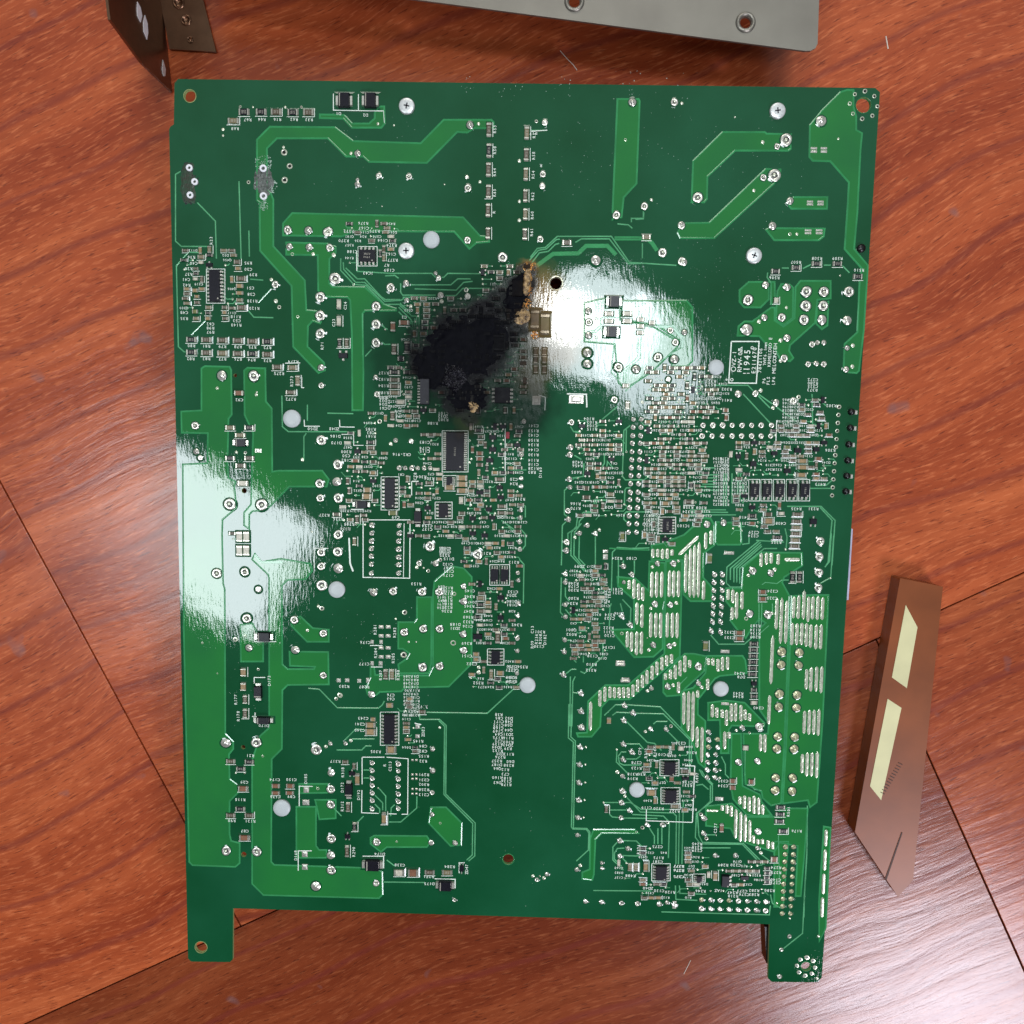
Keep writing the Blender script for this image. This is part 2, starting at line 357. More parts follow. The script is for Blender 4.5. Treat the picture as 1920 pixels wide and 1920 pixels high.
# ------------------------------------------------------------------ circuit board
board = thing('circuit_board', 'green circuit board lying solder side up on the table, charred black near its middle', 'circuit board')
def circle(x, y, r, n=24): c = at(x, y); rr = r * mmpx(x, y); return [(c.x + rr * math.cos(2 * math.pi * i / n), c.y + rr * math.sin(2 * math.pi * i / n)) for i in range(n)]
OUT = [(334, 148), (1641, 165), (1650, 173), (1541, 1832), (1534, 1842), (1447, 1841), (1440, 1834), (1443, 1733), (437, 1703), (436.5, 1799), (431, 1804), (358, 1803), (352.5, 1797),
       (317, 243), (319, 238), (326, 233), (327, 156)]
HOLES = [(356, 180, 11), (1619, 197, 14), (377, 1776, 11), (1511, 1812, 9), (953, 1611, 10), (1042.5, 531, 11), (1614, 466, 6), (458, 920, 5), (441, 704, 3.5), (456, 1401, 4), (457, 1602, 5)]
HOLES += [(494, 316, 3.2), (494.5, 368, 3.2), (355.5, 315, 2.4), (365.5, 341, 2.4), (357, 366, 2.4)]
b = MB(); b.poly([[wpt(p) for p in OUT]] + [circle(*h) for h in HOLES], ZB - .0016, ZB, 'mask', 'fibre', bottom=True)
b.build('laminate', board)
ZP = ZB + .00007; ZT = ZB + .00010; ZS = ZB + .00022     # copper pours, their rims and traces, silkscreen ink

POUR = [
 [(482,262),(506,238),(628,239),(662,265),(789,269),(832,225),(921,225),(925,229),(925,240),(889,240),(876,248),(857,247),(800,305),(692,303),(681,293),(649,293),(615,259),(519,259),(500,278),(501,355),(507,362),(512,374),(512,462),(571,526),(574,582),(598,584),(608,594),(600,606),(586,601),(577,611),(576,650),(607,680),(609,694),(597,699),(550,650),(547,536),(488,470),(487,380),(482,375)],
 [(600,215),(645,216),(660,232),(692,232),(703,222),(703,211),(713,200),(720,200),(721,231),(715,239),(660,239),(644,222),(600,221)],
 [(531,419),(548,400),(868,408),(900,443),(917,444),(917,453),(893,455),(880,466),(866,450),(852,434),(661,433),(648,440),(640,443),(531,441)],
 [(537,455),(614,457),(629,463),(629,474),(617,485),(617,532),(623,538),(684,539),(719,571),(742,579),(742,582),(684,582),(679,588),(681,700),(680,769),(661,769),(660,625),(657,563),(652,557),(606,556),(597,545),(596,478),(537,477)],
 [(378,691),(384,687),(430,688),(433,694),(434,777),(428,785),(426,867),(428,897),(441,903),(439,912),(443,952),(417,974),(416,1000),(418,1094),(421,1105),(422,1376),(437,1391),(437,1404),(429,1414),(430,1461),(448,1474),(449,1483),(430,1502),(430,1564),(433,1577),(449,1581),(449,1618),(441,1625),(361,1622),(355,1616),(345,1190),(343,871),(389,869),(390,812),(341,811),(340,772),(378,770)],
 [(458,695),(464,690),(497,691),(498,753),(509,766),(510,885),(522,883),(604,883),(616,899),(612,912),(542,912),(516,939),(505,950),(488,957),(473,958),(467,965),(467,991),(458,985),(458,961),(471,946),(473,870),(475,812),(466,793),(459,778)],
 [(478,1039),(490,1054),(526,1048),(582,1057),(585,1070),(572,1086),(539,1087),(528,1098),(529,1246),(539,1255),(589,1255),(591,1250),(544,1248),(543,1222),(615,1223),(616,1283),(539,1284),(529,1294),(528,1404),(509,1423),(508,1616),(514,1622),(700,1628),(716,1635),(717,1677),(710,1684),(494,1678),(473,1657),(473,1425),(488,1380),(505,1365),(505,1085),(503,1077),(473,1049)],
 [(451,1172),(473,1169),(493,1206),(493,1240),(452,1240)],
 [(546,1165),(563,1156),(586,1178),(616,1181),(616,1203),(576,1203),(547,1174)],
 [(782,1120),(809,1120),(808,1244),(804,1262),(749,1262),(747,1246),(762,1236),(768,1225),(755,1216),(747,1216),(747,1167),(777,1167),(782,1160)],
 [(812,1115),(815,1090),(819,1086),(847,1062),(869,1066),(884,1082),(884,1244),(841,1287),(759,1289),(752,1296),(712,1297),(705,1303),(690,1303),(686,1290),(695,1270),(695,1251),(701,1251),(703,1266),(804,1267),(812,1250)],
 [(808,1514),(836,1514),(865,1543),(864,1584),(845,1586),(804,1543)],
 [(695,1571),(702,1567),(800,1568),(807,1579),(800,1588),(725,1588),(714,1597),(695,1582)],
 [(556,1513),(592,1513),(592,1586),(598,1594),(612,1594),(612,1608),(556,1608)],
 [(591,1500),(629,1500),(629,1534),(599,1536),(594,1512)], [(561,1470),(614,1470),(617,1486),(561,1487)],
 [(1158,186),(1197,186),(1199,190),(1193,344),(1169,370),(1165,407),(1149,411),(1149,392)],
 [(1297,379),(1300,302),(1355,248),(1434,248),(1437,251),(1483,252),(1482,279),(1478,282),(1378,282),(1326,331),(1325,373),(1320,379)],
 [(1436,317),(1463,318),(1464,332),(1339,446),(1276,446),(1271,436),(1279,419),(1330,418)],
 [(1519,235),(1541,208),(1576,173),(1588,169),(1600,169),(1600,200),(1605,219),(1605,244),(1616,250),(1613,281),(1607,400),(1601,467),(1627,498),(1619,621),(1610,695),(1606,699),(1584,697),(1582,690),(1584,645),(1608,623),(1612,524),(1616,503),(1584,467),(1590,380),(1592,342),(1557,302),(1524,301),(1518,294)],
 [(1488,370),(1551,370),(1550,391),(1484,391),(1476,381)], [(1441,428),(1546,429),(1544,443),(1535,450),(1452,450),(1437,431)],
 [(1387,544),(1404,529),(1441,529),(1441,561),(1426,576),(1396,576),(1387,566)], [(1446,529),(1452,529),(1453,570),(1446,570)],
 [(1458,546),(1465,533),(1480,533),(1487,540),(1486,596),(1470,609),(1455,599)],
 [(1492,538),(1501,527),(1557,527),(1557,559),(1532,562),(1528,605),(1481,647),(1479,658),(1487,671),(1481,677),(1463,673),(1455,656),(1437,645),(1424,630),(1383,629),(1385,612),(1396,603),(1411,603),(1446,577),(1452,577),(1452,601),(1469,613),(1490,597)],
 [(1532,568),(1553,566),(1551,610),(1541,617),(1531,607)],
 [(1165,564),(1287,564),(1298,577),(1298,677),(1288,686),(1260,686),(1259,662),(1277,652),(1278,640),(1232,610),(1168,598)],
 [(1096,568),(1130,560),(1161,560),(1162,600),(1226,614),(1270,640),(1270,650),(1222,697),(1174,728),(1160,718),(1153,645),(1096,640)],
 [(1343,979),(1389,981),(1390,1017),(1387,1021),(1346,1021),(1342,1017)],
 [(1222,1022),(1240,1020),(1283,1003),(1318,971),(1332,972),(1339,985),(1339,1022),(1319,1037),(1318,1083),(1334,1101),(1334,1127),(1295,1127),(1282,1115),(1281,1050),(1222,1050)],
 [(1158,1082),(1159,1099),(1189,1124),(1189,1180),(1147,1181),(1156,1193),(1189,1232),(1225,1231),(1242,1216),(1243,1142),(1246,1127),(1246,1056),(1218,1053),(1216,1108),(1191,1085)],
 [(1249,1053),(1275,1051),(1279,1056),(1274,1231),(1180,1311),(1141,1311),(1127,1326),(1125,1362),(1109,1381),(1084,1381),(1082,1375),(1101,1374),(1103,1315),(1135,1285),(1178,1285),(1246,1226),(1247,1142)],
 [(1244,1265),(1284,1226),(1300,1226),(1325,1231),(1320,1258),(1285,1290),(1275,1303),(1250,1305),(1244,1298)],
 [(1327,1230),(1392,1230),(1397,1238),(1400,1262),(1350,1267),(1340,1272),(1308,1312),(1308,1340),(1322,1352),(1322,1440),(1310,1430),(1300,1395),(1278,1365),(1278,1296),(1300,1290),(1323,1262)],
 [(1328,1318),(1362,1314),(1396,1318),(1433,1356),(1432,1362),(1372,1360),(1366,1368),(1366,1412),(1352,1412),(1350,1350),(1328,1350)],
 [(1394,1064),(1426,1036),(1503,1037),(1504,1060),(1470,1082),(1466,1092),(1480,1118),(1476,1250),(1470,1400),(1464,1506),(1446,1510),(1430,1496),(1428,1484),(1398,1470),(1396,1430),(1394,1376),(1440,1376),(1442,1356),(1424,1330),(1424,1180),(1436,1168),(1424,1160),(1410,1176),(1398,1196),(1384,1182),(1370,1164),(1372,1140),(1362,1128),(1362,1103),(1391,1104)],
 [(1485,1118),(1520,1116),(1553,1116),(1542,1350),(1531,1504),(1519,1513),(1515,1500),(1468,1506),(1474,1400),(1480,1250)],
 [(1372,1376),(1389,1376),(1391,1430),(1392,1474),(1424,1490),(1428,1504),(1446,1528),(1418,1530),(1400,1527),(1375,1498),(1370,1470)],
 [(1324,1512),(1372,1507),(1398,1532),(1460,1532),(1462,1516),(1514,1516),(1508,1600),(1501,1680),(1492,1680),(1496,1586),(1462,1580),(1452,1597),(1405,1582),(1380,1572),(1370,1553),(1324,1548)],
 [(1545,1550),(1557,1552),(1548,1740),(1536,1765),(1536,1690)], [(1452,1578),(1478,1578),(1468,1700),(1452,1700)],
 [(1113,1556),(1190,1556),(1196,1562),(1128,1562),(1116,1574),(1113,1640),(1110,1650),(1092,1648),(1092,1636),(1106,1630),(1107,1572)],
]
pour_w = []
def inside(p, poly):
    c = False; n = len(poly)
    for i in range(n):
        a, q = poly[i], poly[(i + 1) % n]
        if (a[1] > p[1]) != (q[1] > p[1]) and p[0] < (q[0] - a[0]) * (p[1] - a[1]) / (q[1] - a[1]) + a[0]: c = not c
    return c
for i, pl in enumerate(POUR):
    loops = [[wpt(p) for p in pl]]
    for h in HOLES:
        if inside(h[:2], pl): loops.append(circle(h[0], h[1], h[2] + 2.5))
    mb = MB(); mb.poly(loops, ZB, ZP + .000001 * (i % 7), 'pour', 'edge')
    for lp in loops: mb.ribbon(lp, .00102, ZB, ZT + .00010, 'edge', closed=True, top=.08)
    mb.build('copper_pour', board)
# grooves of bare laminate between neighbouring pours, drawn as dark isolation channels, are simply the gaps left between polygons

TR = '''
z 339 321 329 327 329 452 340 462 390 462
e 320 0 500 185 510 560
z 448 340 452 485
e 835 280 840 540
e 370 500 230 495 110 630 130 1440 185 1490 210 1495
e 260 1320 400 1180
i 1165 330 1170 640 1230 690 1900 690
i 1420 420 1420 580
i 1385 970 1385 740 1410 705
i 1620 505 1880 510
e 930 1000 1060 860
e 830 1080 885 1145 1080 1150
e 850 765 980 775
m 1430 1550 1540 1560 1720 1745 2130 1748 2170 1715 2190 1675
n 960 1790 1565 1800 1900 1490
r 890 70 890 155 1090 155 1155 215 1150 900 1445 1190 1440 1520 1380 1570
r 1080 165 1138 222 1132 905 1420 1195 1415 1510 1360 1560
r 215 350 440 350
r 60 460 310 460 350 420 410 420
r 140 360 250 250 330 260
r 440 910 520 990 520 1060
r 440 1000 490 1050 490 1090
r 480 840 550 920 550 1070
r 640 1005 605 1040 600 1120
r 580 1180 700 1180 860 1040 862 920
r 440 660 330 660
r 430 740 330 740
r 270 1180 330 1120
r 520 1780 940 1785
r 560 1560 640 1620
z 624 1513 640 1530
f 100 450 100 570 230 710 350 720 540 910 700 910
f 125 490 130 560 250 690 340 690 540 880 700 870 735 850
f 150 545 265 655 340 655 500 830 545 862 700 862
f 545 625 640 620 680 650
f 700 700 700 790 720 818 1050 818
f 270 400 265 580 600 600 1010 600 1050 640 1130 640 1170 600 1640 605
f 800 715 1200 715 1270 655 1400 655
f 840 755 1255 768 1330 690 1420 680
f 1150 822 1250 822 1320 750 1590 750
f 720 840 1050 842
f 690 920 780 1000
f 680 940 800 1060 820 1100 825 1290
f 700 910 800 990
f 680 985 810 1110
f 840 1050 842 1310
f 860 1030 862 1330
f 880 1310 885 920 840 880
f 965 1080 965 1220
f 510 1110 545 1150 570 1160
f 515 1290 540 1310 600 1310
f 410 1360 345 1430
f 320 1000 320 1420
g 290 440 360 350 440 340 560 230 1100 230 1280 490 1750 520
g 280 470 370 370 450 355 550 262 585 258
g 300 500 380 395 470 380 540 310 580 300
g 740 290 800 255 1080 255 1270 505 1400 500
g 1130 250 1380 250
g 1410 300 1410 450
g 1340 60 1420 55 1425 -10
g 1130 1260 1100 1590 1190 1690
g 1370 1240 1365 1440 1225 1560 1220 1700
g 1395 1240 1390 1450 1250 1570 1245 1700
g 1540 1120 1700 1120 1820 1230
g 1560 1500 1790 1340 1810 1240
g 1500 1540 1310 1720 1240 1780
g 1000 1180 990 1050 1040 1040 1180 1045
g 830 1170 930 1175 1000 1110 1040 1110
g 830 1190 945 1192 1010 1130
c 1160 1705 1270 1715 1310 1750
c 1300 1690 1300 1650 1420 1650 1420 1580
c 450 770 290 770
h 940 560 1000 560
h 1120 565 1190 530
h 1300 535 1360 535
h 1460 540 1520 600
h 820 600 815 640 850 690 845 870 870 870
h 880 690 880 800
h 1610 680 1585 1100
h 360 1565 650 1565 840 1760
h 740 1640 1060 1870
h 610 1640 870 1920
h 1200 1640 1205 1900 1340 1905
h 1250 1680 1320 1740
k 1160 330 940 520
k 1290 520 1225 570 1210 1030 1240 1065 1430 1065 1480 1020
k 1250 560 1245 790
k 1290 1145 1250 1145 1235 1165 1230 1310 1270 1340
k 1480 1385 1250 1385 1225 1410 1225 1460 1260 1490
k 1420 1065 1380 1060
k 730 820 800 860
k 690 530 720 580 790 600
k 685 1050 820 1030 825 900
k 870 960 990 965 1030 900 1030 800
k 1050 1000 1060 880 1120 950
k 680 1130 630 1170 630 1410 680 1450 610 1520 600 1920
k 950 1270 945 1390 850 1400 780 1480 775 1530 665 1600 665 1680
k 1160 1270 930 1265 925 1385 820 1390 760 1450 750 1530 700 1590 695 1820 770 1900 830 1980
k 800 1500 730 1590 725 1820 860 1990
k 780 1610 775 1850 840 1920
k 940 1620 940 1960 1030 2060 1040 2120
k 90 965 250 965
k 190 1290 240 1330 240 1440
k 180 1540 240 1610 240 1720 210 1760
k 0 1470 180 1600 185 1660
k 1480 1765 1160 1740 1110 1790 1100 2180
k 1480 1745 1300 1750
k 1170 1850 1170 2100
k 1220 1870 1220 1950
k 1330 1870 1330 2010
k 640 2140 640 2230 680 2280
o 600 440 590 790 630 830
o 180 260 225 310 220 700
o 690 1430 685 1930
o 740 1430 715 1480 705 1930
o 710 1590 770 1600
o 640 760 700 830
o 690 750 760 830
o 1100 700 1085 740 1080 930
o 1190 700 1210 780
o 1210 660 1295 750 1290 900
o 1020 600 1030 470 940 380
o 1015 1100 1015 1230 830 1400 790 1380
o 690 1230 750 1290
o 640 1410 700 1360 750 1360
o 820 1230 820 1290
o 660 1070 700 1070
o 1030 1820 1140 1715 1210 1715
o 1250 1715 1590 1735 1900 2060 1900 2300
o 1110 1820 1150 1790 1300 1795
o 1330 1800 1620 1805 1880 2060 1880 2400
o 1250 1880 1460 2090 1530 2100 1600 2170
s 675 0 670 340 720 380 700 1230 715 1250 850 1255 875 1290 870 1460 750 1570
s 705 0 695 330 740 370 720 1240 855 1245 885 1280 880 1470
s 1250 400 1380 400 1420 450
s 1250 480 1200 480 1170 520 1180 590 1220 610 1400 610
s 1250 550 1350 550 1390 520
s 1155 470 1150 580 1260 690
s 1520 200 1550 175 1660 175
s 1670 280 1770 380
s 1250 930 1390 1080 1720 1090 1750 1120 1745 1600
s 1020 985 1180 985
s 1220 985 1290 985 1400 1055 1680 1055
s 1080 1060 1260 1060
s 1080 1100 1110 1130 1170 1135
s 1310 1105 1620 1120 1680 1180 1670 1540
s 1220 1140 1560 1145
s 1200 1365 1350 1370 1400 1420 1395 1500 1360 1520 1210 1515
s 1160 1380 1115 1430 1115 1560 1220 1660
s 1230 1440 1160 1445 1130 1490 1130 1550 1200 1620
s 1210 1540 1250 1580
s 1480 1240 1530 1320 1530 1400
s 1565 1240 1565 1400
s 1605 1220 1605 1400
s 1820 960 1805 1600
s 1780 1080 1770 1600
s 920 1865 1500 1870
t 350 600 410 590 470 640
t 380 440 410 500 510 600 510 760 350 880 340 1120 390 1185 810 1190 1000 1390
t 400 450 430 500 515 590
t 490 600 490 760 360 880 375 1100 410 1170 820 1180 1030 1390
t 400 1225 690 1225
t 450 1095 540 1095
t 600 310 640 390 640 490 680 530
t 840 240 835 500
t 900 600 930 640 1000 650
t 1000 1290 1100 1370
t 1460 800 1455 1300 1430 1700 1425 1920
t 1170 1100 1180 1540
t 140 1600 145 1740 360 1750
t 180 1600 185 1680 450 1690
t 0 1865 1080 1895 1090 1800
t 1090 1690 1110 1780 1200 1830
w 980 0 930 960 730 1120
l 1380 1150 1590 1150
l 1440 1120 1540 1120 1600 1070
l 1150 1330 1490 1330 1630 1470 1600 1920
l 1480 1340 1600 1470 1560 1890 1540 1920
l 170 1415 640 1415
l 180 1365 540 1365
l 180 1385 560 1390
l 270 1015 460 1015
l 280 1045 450 1045
l 290 1075 440 1080
l 300 1105 430 1110
l 280 1130 470 1135
l 280 1165 470 1170
l 260 945 430 945
l 520 1000 515 1330
l 545 1000 540 1330
l 600 1000 600 1300
l 660 1000 655 1260
l 685 1000 680 1280
l 710 1100 710 1300
l 770 1640 770 1700 700 1710
l 1130 1550 1150 1640 1140 1760
p 465 430 470 290 750 60
p 500 400 500 300 760 75
p 530 420 530 300 765 95
p 555 420 555 300 770 110
p 580 430 580 300 790 130 900 130
p 470 430 500 460 600 460
p 720 60 960 75
p 330 870 400 950 620 950 700 880
p 750 860 830 790
p 770 440 800 420 900 430 940 400 1000 400
p 770 600 765 800
p 745 600 745 790
p 860 700 860 600
p 1310 290 1350 240 1365 0
p 1270 430 1360 380 1385 20
p 130 1230 50 1310
'''
hv = random.Random(3)
for pts in paths(TR):
    mb = MB(); mb.ribbon([wpt(p) for p in pts], .00060, ZB, ZT + .00008, 'trace', top=.2); mb.build('copper_trace', board)
WIDE = [([(1152,447),(1199,447),(1215,449),(1222,455),(1232,470)], 8), ([(1000,503),(1037,476),(1084,475),(1099,461),(1139,461),(1155,478)], 8), ([(1232,612),(1262,612),(1279,634),(1278,652)], 7),
        ([(478,1040),(490,1054),(530,1054)], 5), ([(1142,1028),(1180,1030),(1216,1031)], 3)]
for pts, wd in WIDE:
    mb = MB(); q = [wpt(p) for p in pts]; wm_ = wd * mmpx(*pts[0])
    mb.ribbon(q, wm_, ZB, ZT + .00008, 'edge', top=.85); mb.build('copper_trace', board)

# ------------------------------------------------------------------ unit meshes of the small parts (1 x 1 footprint, long side along x)
def unit_chip_part(body, mark, fil=.13):
    u = MB(); u.box(-.36, .36, -.46, .46, .02, .9, body, .04)
    for s_ in (-1, 1):
        x0, x1 = sorted((s_ * .36, s_ * .5)); u.box(x0, x1, -.5, .5, 0, 1, 'term', .06)
        a, b2 = s_ * .5, s_ * (.5 + fil)
        u.add([(a, -.48, 0), (a, .48, 0), (a, .44, .75), (a, -.44, .75), (b2, -.42, 0), (b2, .42, 0)], [(3, 2, 5, 4), (0, 3, 4), (1, 5, 2)] if s_ > 0 else [(2, 3, 4, 5), (0, 4, 3), (1, 2, 5)], 'term')
    o_, i_ = (.5 + fil + .10, .74), (.5 + fil * .4, .44)
    u.add([(-o_[0], -o_[1], 0), (o_[0], -o_[1], 0), (o_[0], o_[1], 0), (-o_[0], o_[1], 0), (-i_[0], -i_[1], .30), (i_[0], -i_[1], .30), (i_[0], i_[1], .30), (-i_[0], i_[1], .30)],
          [(0, 1, 5, 4), (1, 2, 6, 5), (2, 3, 7, 6), (3, 0, 4, 7)], 'mask')
    if mark:
        for k in (-1, 0, 1):
            cx = k * .16
            u.ribbon([(cx - .045, -.22), (cx - .045, .22), (cx + .045, .22), (cx + .045, -.22)][: 4 if k else 3], .035, .9, .93, 'mark', closed=bool(k))
    return u
UM = {}
UM['resistor'] = [unit_chip_part('film', True).mesh('resistor'), unit_chip_part('filmg', True).mesh('resistor'), unit_chip_part('chip', True).mesh('resistor')]
UM['capacitor'] = [unit_chip_part(c, False).mesh('capacitor') for c in ('tan', 'brown', 'pale', 'olive', 'film')]
def unit_sot():
    u = MB(); u.box(-.5, .5, -.34, .34, .1, 1, 'chip', .1)
    for cx, cy, d in ((-.32, .34, 1), (.32, .34, 1), (0, -.34, -1)):
        y0, y1 = sorted((cy, cy + d * .34)); u.box(cx - .13, cx + .13, y0, y1, 0, .42, 'solder', .25)
    return u.mesh('transistor')
UM['transistor'] = [unit_sot()]
def unit_sma():
    u = MB(); u.box(-.36, .36, -.5, .5, .04, 1, 'chip', .10)
    for s_ in (-1, 1):
        x0, x1 = sorted((s_ * .36, s_ * .52)); u.box(x0, x1, -.34, .34, 0, .5, 'solder', .12)
    u.box(-.27, -.22, -.42, .42, 1.0, 1.012, 'mark')
    u.add([(-.66, -.62, 0), (.66, -.62, 0), (.66, .62, 0), (-.66, .62, 0), (-.5, -.49, .12), (.5, -.49, .12), (.5, .49, .12), (-.5, .49, .12)], [(0, 1, 5, 4), (1, 2, 6, 5), (2, 3, 7, 6), (3, 0, 4, 7)], 'mask')
    return u.mesh('diode')
UM['diode'] = [unit_sma()]
def unit_joint(m, sd, bare=False):
    random.seed(sd); u = MB()
    if bare: pr = [(1, 0), (.98, .12), (.8, .3), (.5, .4), (.3, .34), (0.02, .28)]
    else: pr = [(1, 0), (.96, .14), (.8, .34), (.55, .52), (.36, .72), (.30, .95), (.22, 1.05), (0.02, 1.08)]
    u.lathe([(1.38, 0), (1.16, .07), (.97, .22)], 'mask', 14, jit=.03); u.lathe(pr, m, 14, jit=.05); me = u.mesh('solder_joint')
    for v in me.vertices:
        v.co.x += v.co.z * random.uniform(-.05, .05) + .12 * v.co.z * math.sin(sd); v.co.y += .12 * v.co.z * math.cos(sd * 1.7)
    me.polygons.foreach_set('use_smooth', [True] * len(me.polygons)); return me
def unit_pin(sd):
    random.seed(sd); u = MB(); u.lathe([(1.38, 0), (1.16, .08), (.96, .26)], 'mask', 16); u.lathe([(1, 0), (.95, .35), (.74, .55), (.5, .42), (.46, .3)], 'solder', 16, jit=.04); u.lathe([(.5, .33), (.49, .34)], 'under', 12)
    u.lathe([(.3, .3), (.29, .75), (.2, .95), (.02, 1)], 'tin', 10, cx=.06 * math.sin(sd), cy=.1 * math.cos(sd)); me = u.mesh('solder_joint'); me.polygons.foreach_set('use_smooth', [True] * len(me.polygons)); return me
UM['solder_joint'] = [unit_joint('solder', 1), unit_joint('solder', 2), unit_joint('solder', 5, True), unit_joint('gold', 4), unit_joint('solder', 8), unit_pin(1), unit_pin(2)]
def unit_ring():
    u = MB(); s_ = 16; vs = []; fs = []
    for k, (r, z) in enumerate(((1, 0), (.9, .5), (.62, .6), (.5, .1))):
        vs += [(math.cos(2 * math.pi * i / s_) * r, math.sin(2 * math.pi * i / s_) * r, z) for i in range(s_)]
    for k in range(3):
        for i in range(s_): j = (i + 1) % s_; fs.append((k * s_ + i, k * s_ + j, (k + 1) * s_ + j, (k + 1) * s_ + i))
    u.add(vs, fs, 'tin'); u.add([(math.cos(2 * math.pi * i / s_) * .52, math.sin(2 * math.pi * i / s_) * .52, .12) for i in range(s_)], [tuple(range(s_))], 'black')
    return u.mesh('via')
UM['via'] = [unit_ring()]
def unit_via_filled():
    u = MB(); u.lathe([(1, 0), (.9, .5), (.5, .85), (.02, .95)], 'tin', 10); me = u.mesh('via_dot'); me.polygons.foreach_set('use_smooth', [True] * len(me.polygons)); return me
UM['via_dot'] = [unit_via_filled()]
def unit_pad():
    u = MB(); u.box(-.5, .5, -.5, .5, 0, .3, 'solder', .12); u.box(-.38, .38, -.38, .38, .3, .7, 'solder', .5); return u.mesh('solder_pad')
UM['solder_pad'] = [unit_pad()]
def unit_strip(sd):
    random.seed(sd); u = MB(); n = 14; m_ = 6; vs = []; fs = []
    for i in range(n + 1):
        y = -.5 + i / n; e = min(1, (1 - abs(2 * y) ** 14) ** .5 if abs(y) < .5 else .02)
        h = e * (1 + random.uniform(-.22, .22)); wv = e * (1 + random.uniform(-.08, .08))
        for j in range(m_ + 1):
            a = math.pi * j / m_; vs.append((-.5 * math.cos(a) * wv, y, math.sin(a) ** .7 * h if 0 < j < m_ else 0))
    for i in range(n):
        for j in range(m_): a = i * (m_ + 1) + j; fs.append((a, a + 1, a + m_ + 2, a + m_ + 1)[::-1])
    u.add(vs, fs, 'tin'); me = u.mesh('tinned_strip'); me.polygons.foreach_set('use_smooth', [True] * len(me.polygons)); return me
UM['tinned_strip'] = [unit_strip(s_) for s_ in (1, 2, 3, 4)]
random.seed(11)

ITEMS = []; OCC = []       # every small part: (kind, mesh, x, y, w, h, height, rot)
silk = MB()
def occ(x, y, w_, h_): OCC.append((x - w_ / 2, x + w_ / 2, y - h_ / 2, y + h_ / 2))
def free(x, y, w_, h_):
    a0, a1, b0, b1 = x - w_ / 2, x + w_ / 2, y - h_ / 2, y + h_ / 2
    return not any(a0 < q[1] and a1 > q[0] and b0 < q[3] and b1 > q[2] for q in OCC)
def part(kind, x, y, w_, h_, hgt, var=0, rot=None, o=True):
    """footprint w_ x h_ in photo pixels"""
    s_ = mmpx(x, y); vert = h_ > w_ if rot is None else False
    lw, lh = (h_, w_) if vert else (w_, h_)
    ms = UM[kind]; ITEMS.append((kind, ms[var % len(ms)], x, y, lw * s_, lh * s_, hgt, (math.pi / 2 if vert else 0) if rot is None else rot, lw * lh))
    if o: occ(x, y, w_, h_)
def sline(pts, wd=1.3):
    q = [wpt(p) for p in pts]; silk.ribbon(q, wd * mmpx(*pts[0]), ZS, ZS + .00002, 'silk', top=.8)
def bracket(x, y, w_, h_, mode):
    a, b2 = w_ / 2 + 2.6, h_ / 2 + 2.2
    if w_ >= h_:
        sline([(x - a, y + b2), (x + a, y + b2)], 1.1)
        if mode: sline([(x + a, y + b2), (x + a, y - b2)], 1.1)
    else:
        sline([(x + b2 * 0 + a, y - b2), (x + a, y + b2)], 1.1)
        if mode: sline([(x + a, y + b2), (x - a, y + b2)], 1.1)

# ---- lettering: glyph outlines of the built-in font, flattened once per character
GL = {}
def glyph(ch):
    if ch not in GL:
        cu = bpy.data.curves.new('g', 'FONT'); cu.body = ch; cu.resolution_u = 2; cu.offset = .006
        ob = bpy.data.objects.new('g', cu); me = ob.to_mesh()
        vs = [tuple(v.co) for v in me.vertices]; fs = [tuple(p.vertices) for p in me.polygons]
        xs = [v[0] for v in vs] or [0, .3]; GL[ch] = (vs, fs, min(xs), max(xs))
        ob.to_mesh_clear(); bpy.data.objects.remove(ob); bpy.data.curves.remove(cu)
    return GL[ch]
def text(x, y, s_, size=8, rot=180, mb=None, m='silk', z=None, k=None, base=None):
    k = k or mmpx(x, y); c = base or at(x, y); cell = .66; W = cell * len(s_); a = R(rot); ca, sa = math.cos(a), math.sin(a); zz = ZS + .00003 if z is None else z
    for i, ch in enumerate(s_):
        if ch == ' ': continue
        vs, fs, x0, x1 = glyph(ch); off = i * cell - W / 2 + cell / 2 - (x0 + x1) / 2; q = []
        for v in vs:
            u_, v_ = (v[0] + off) * size * 1.35 * k, (v[1] - .35) * size * 1.35 * k
            q.append((c.x + u_ * ca - v_ * sa, c.y + u_ * sa + v_ * ca, zz))
        (mb or silk).add(q, fs, m)

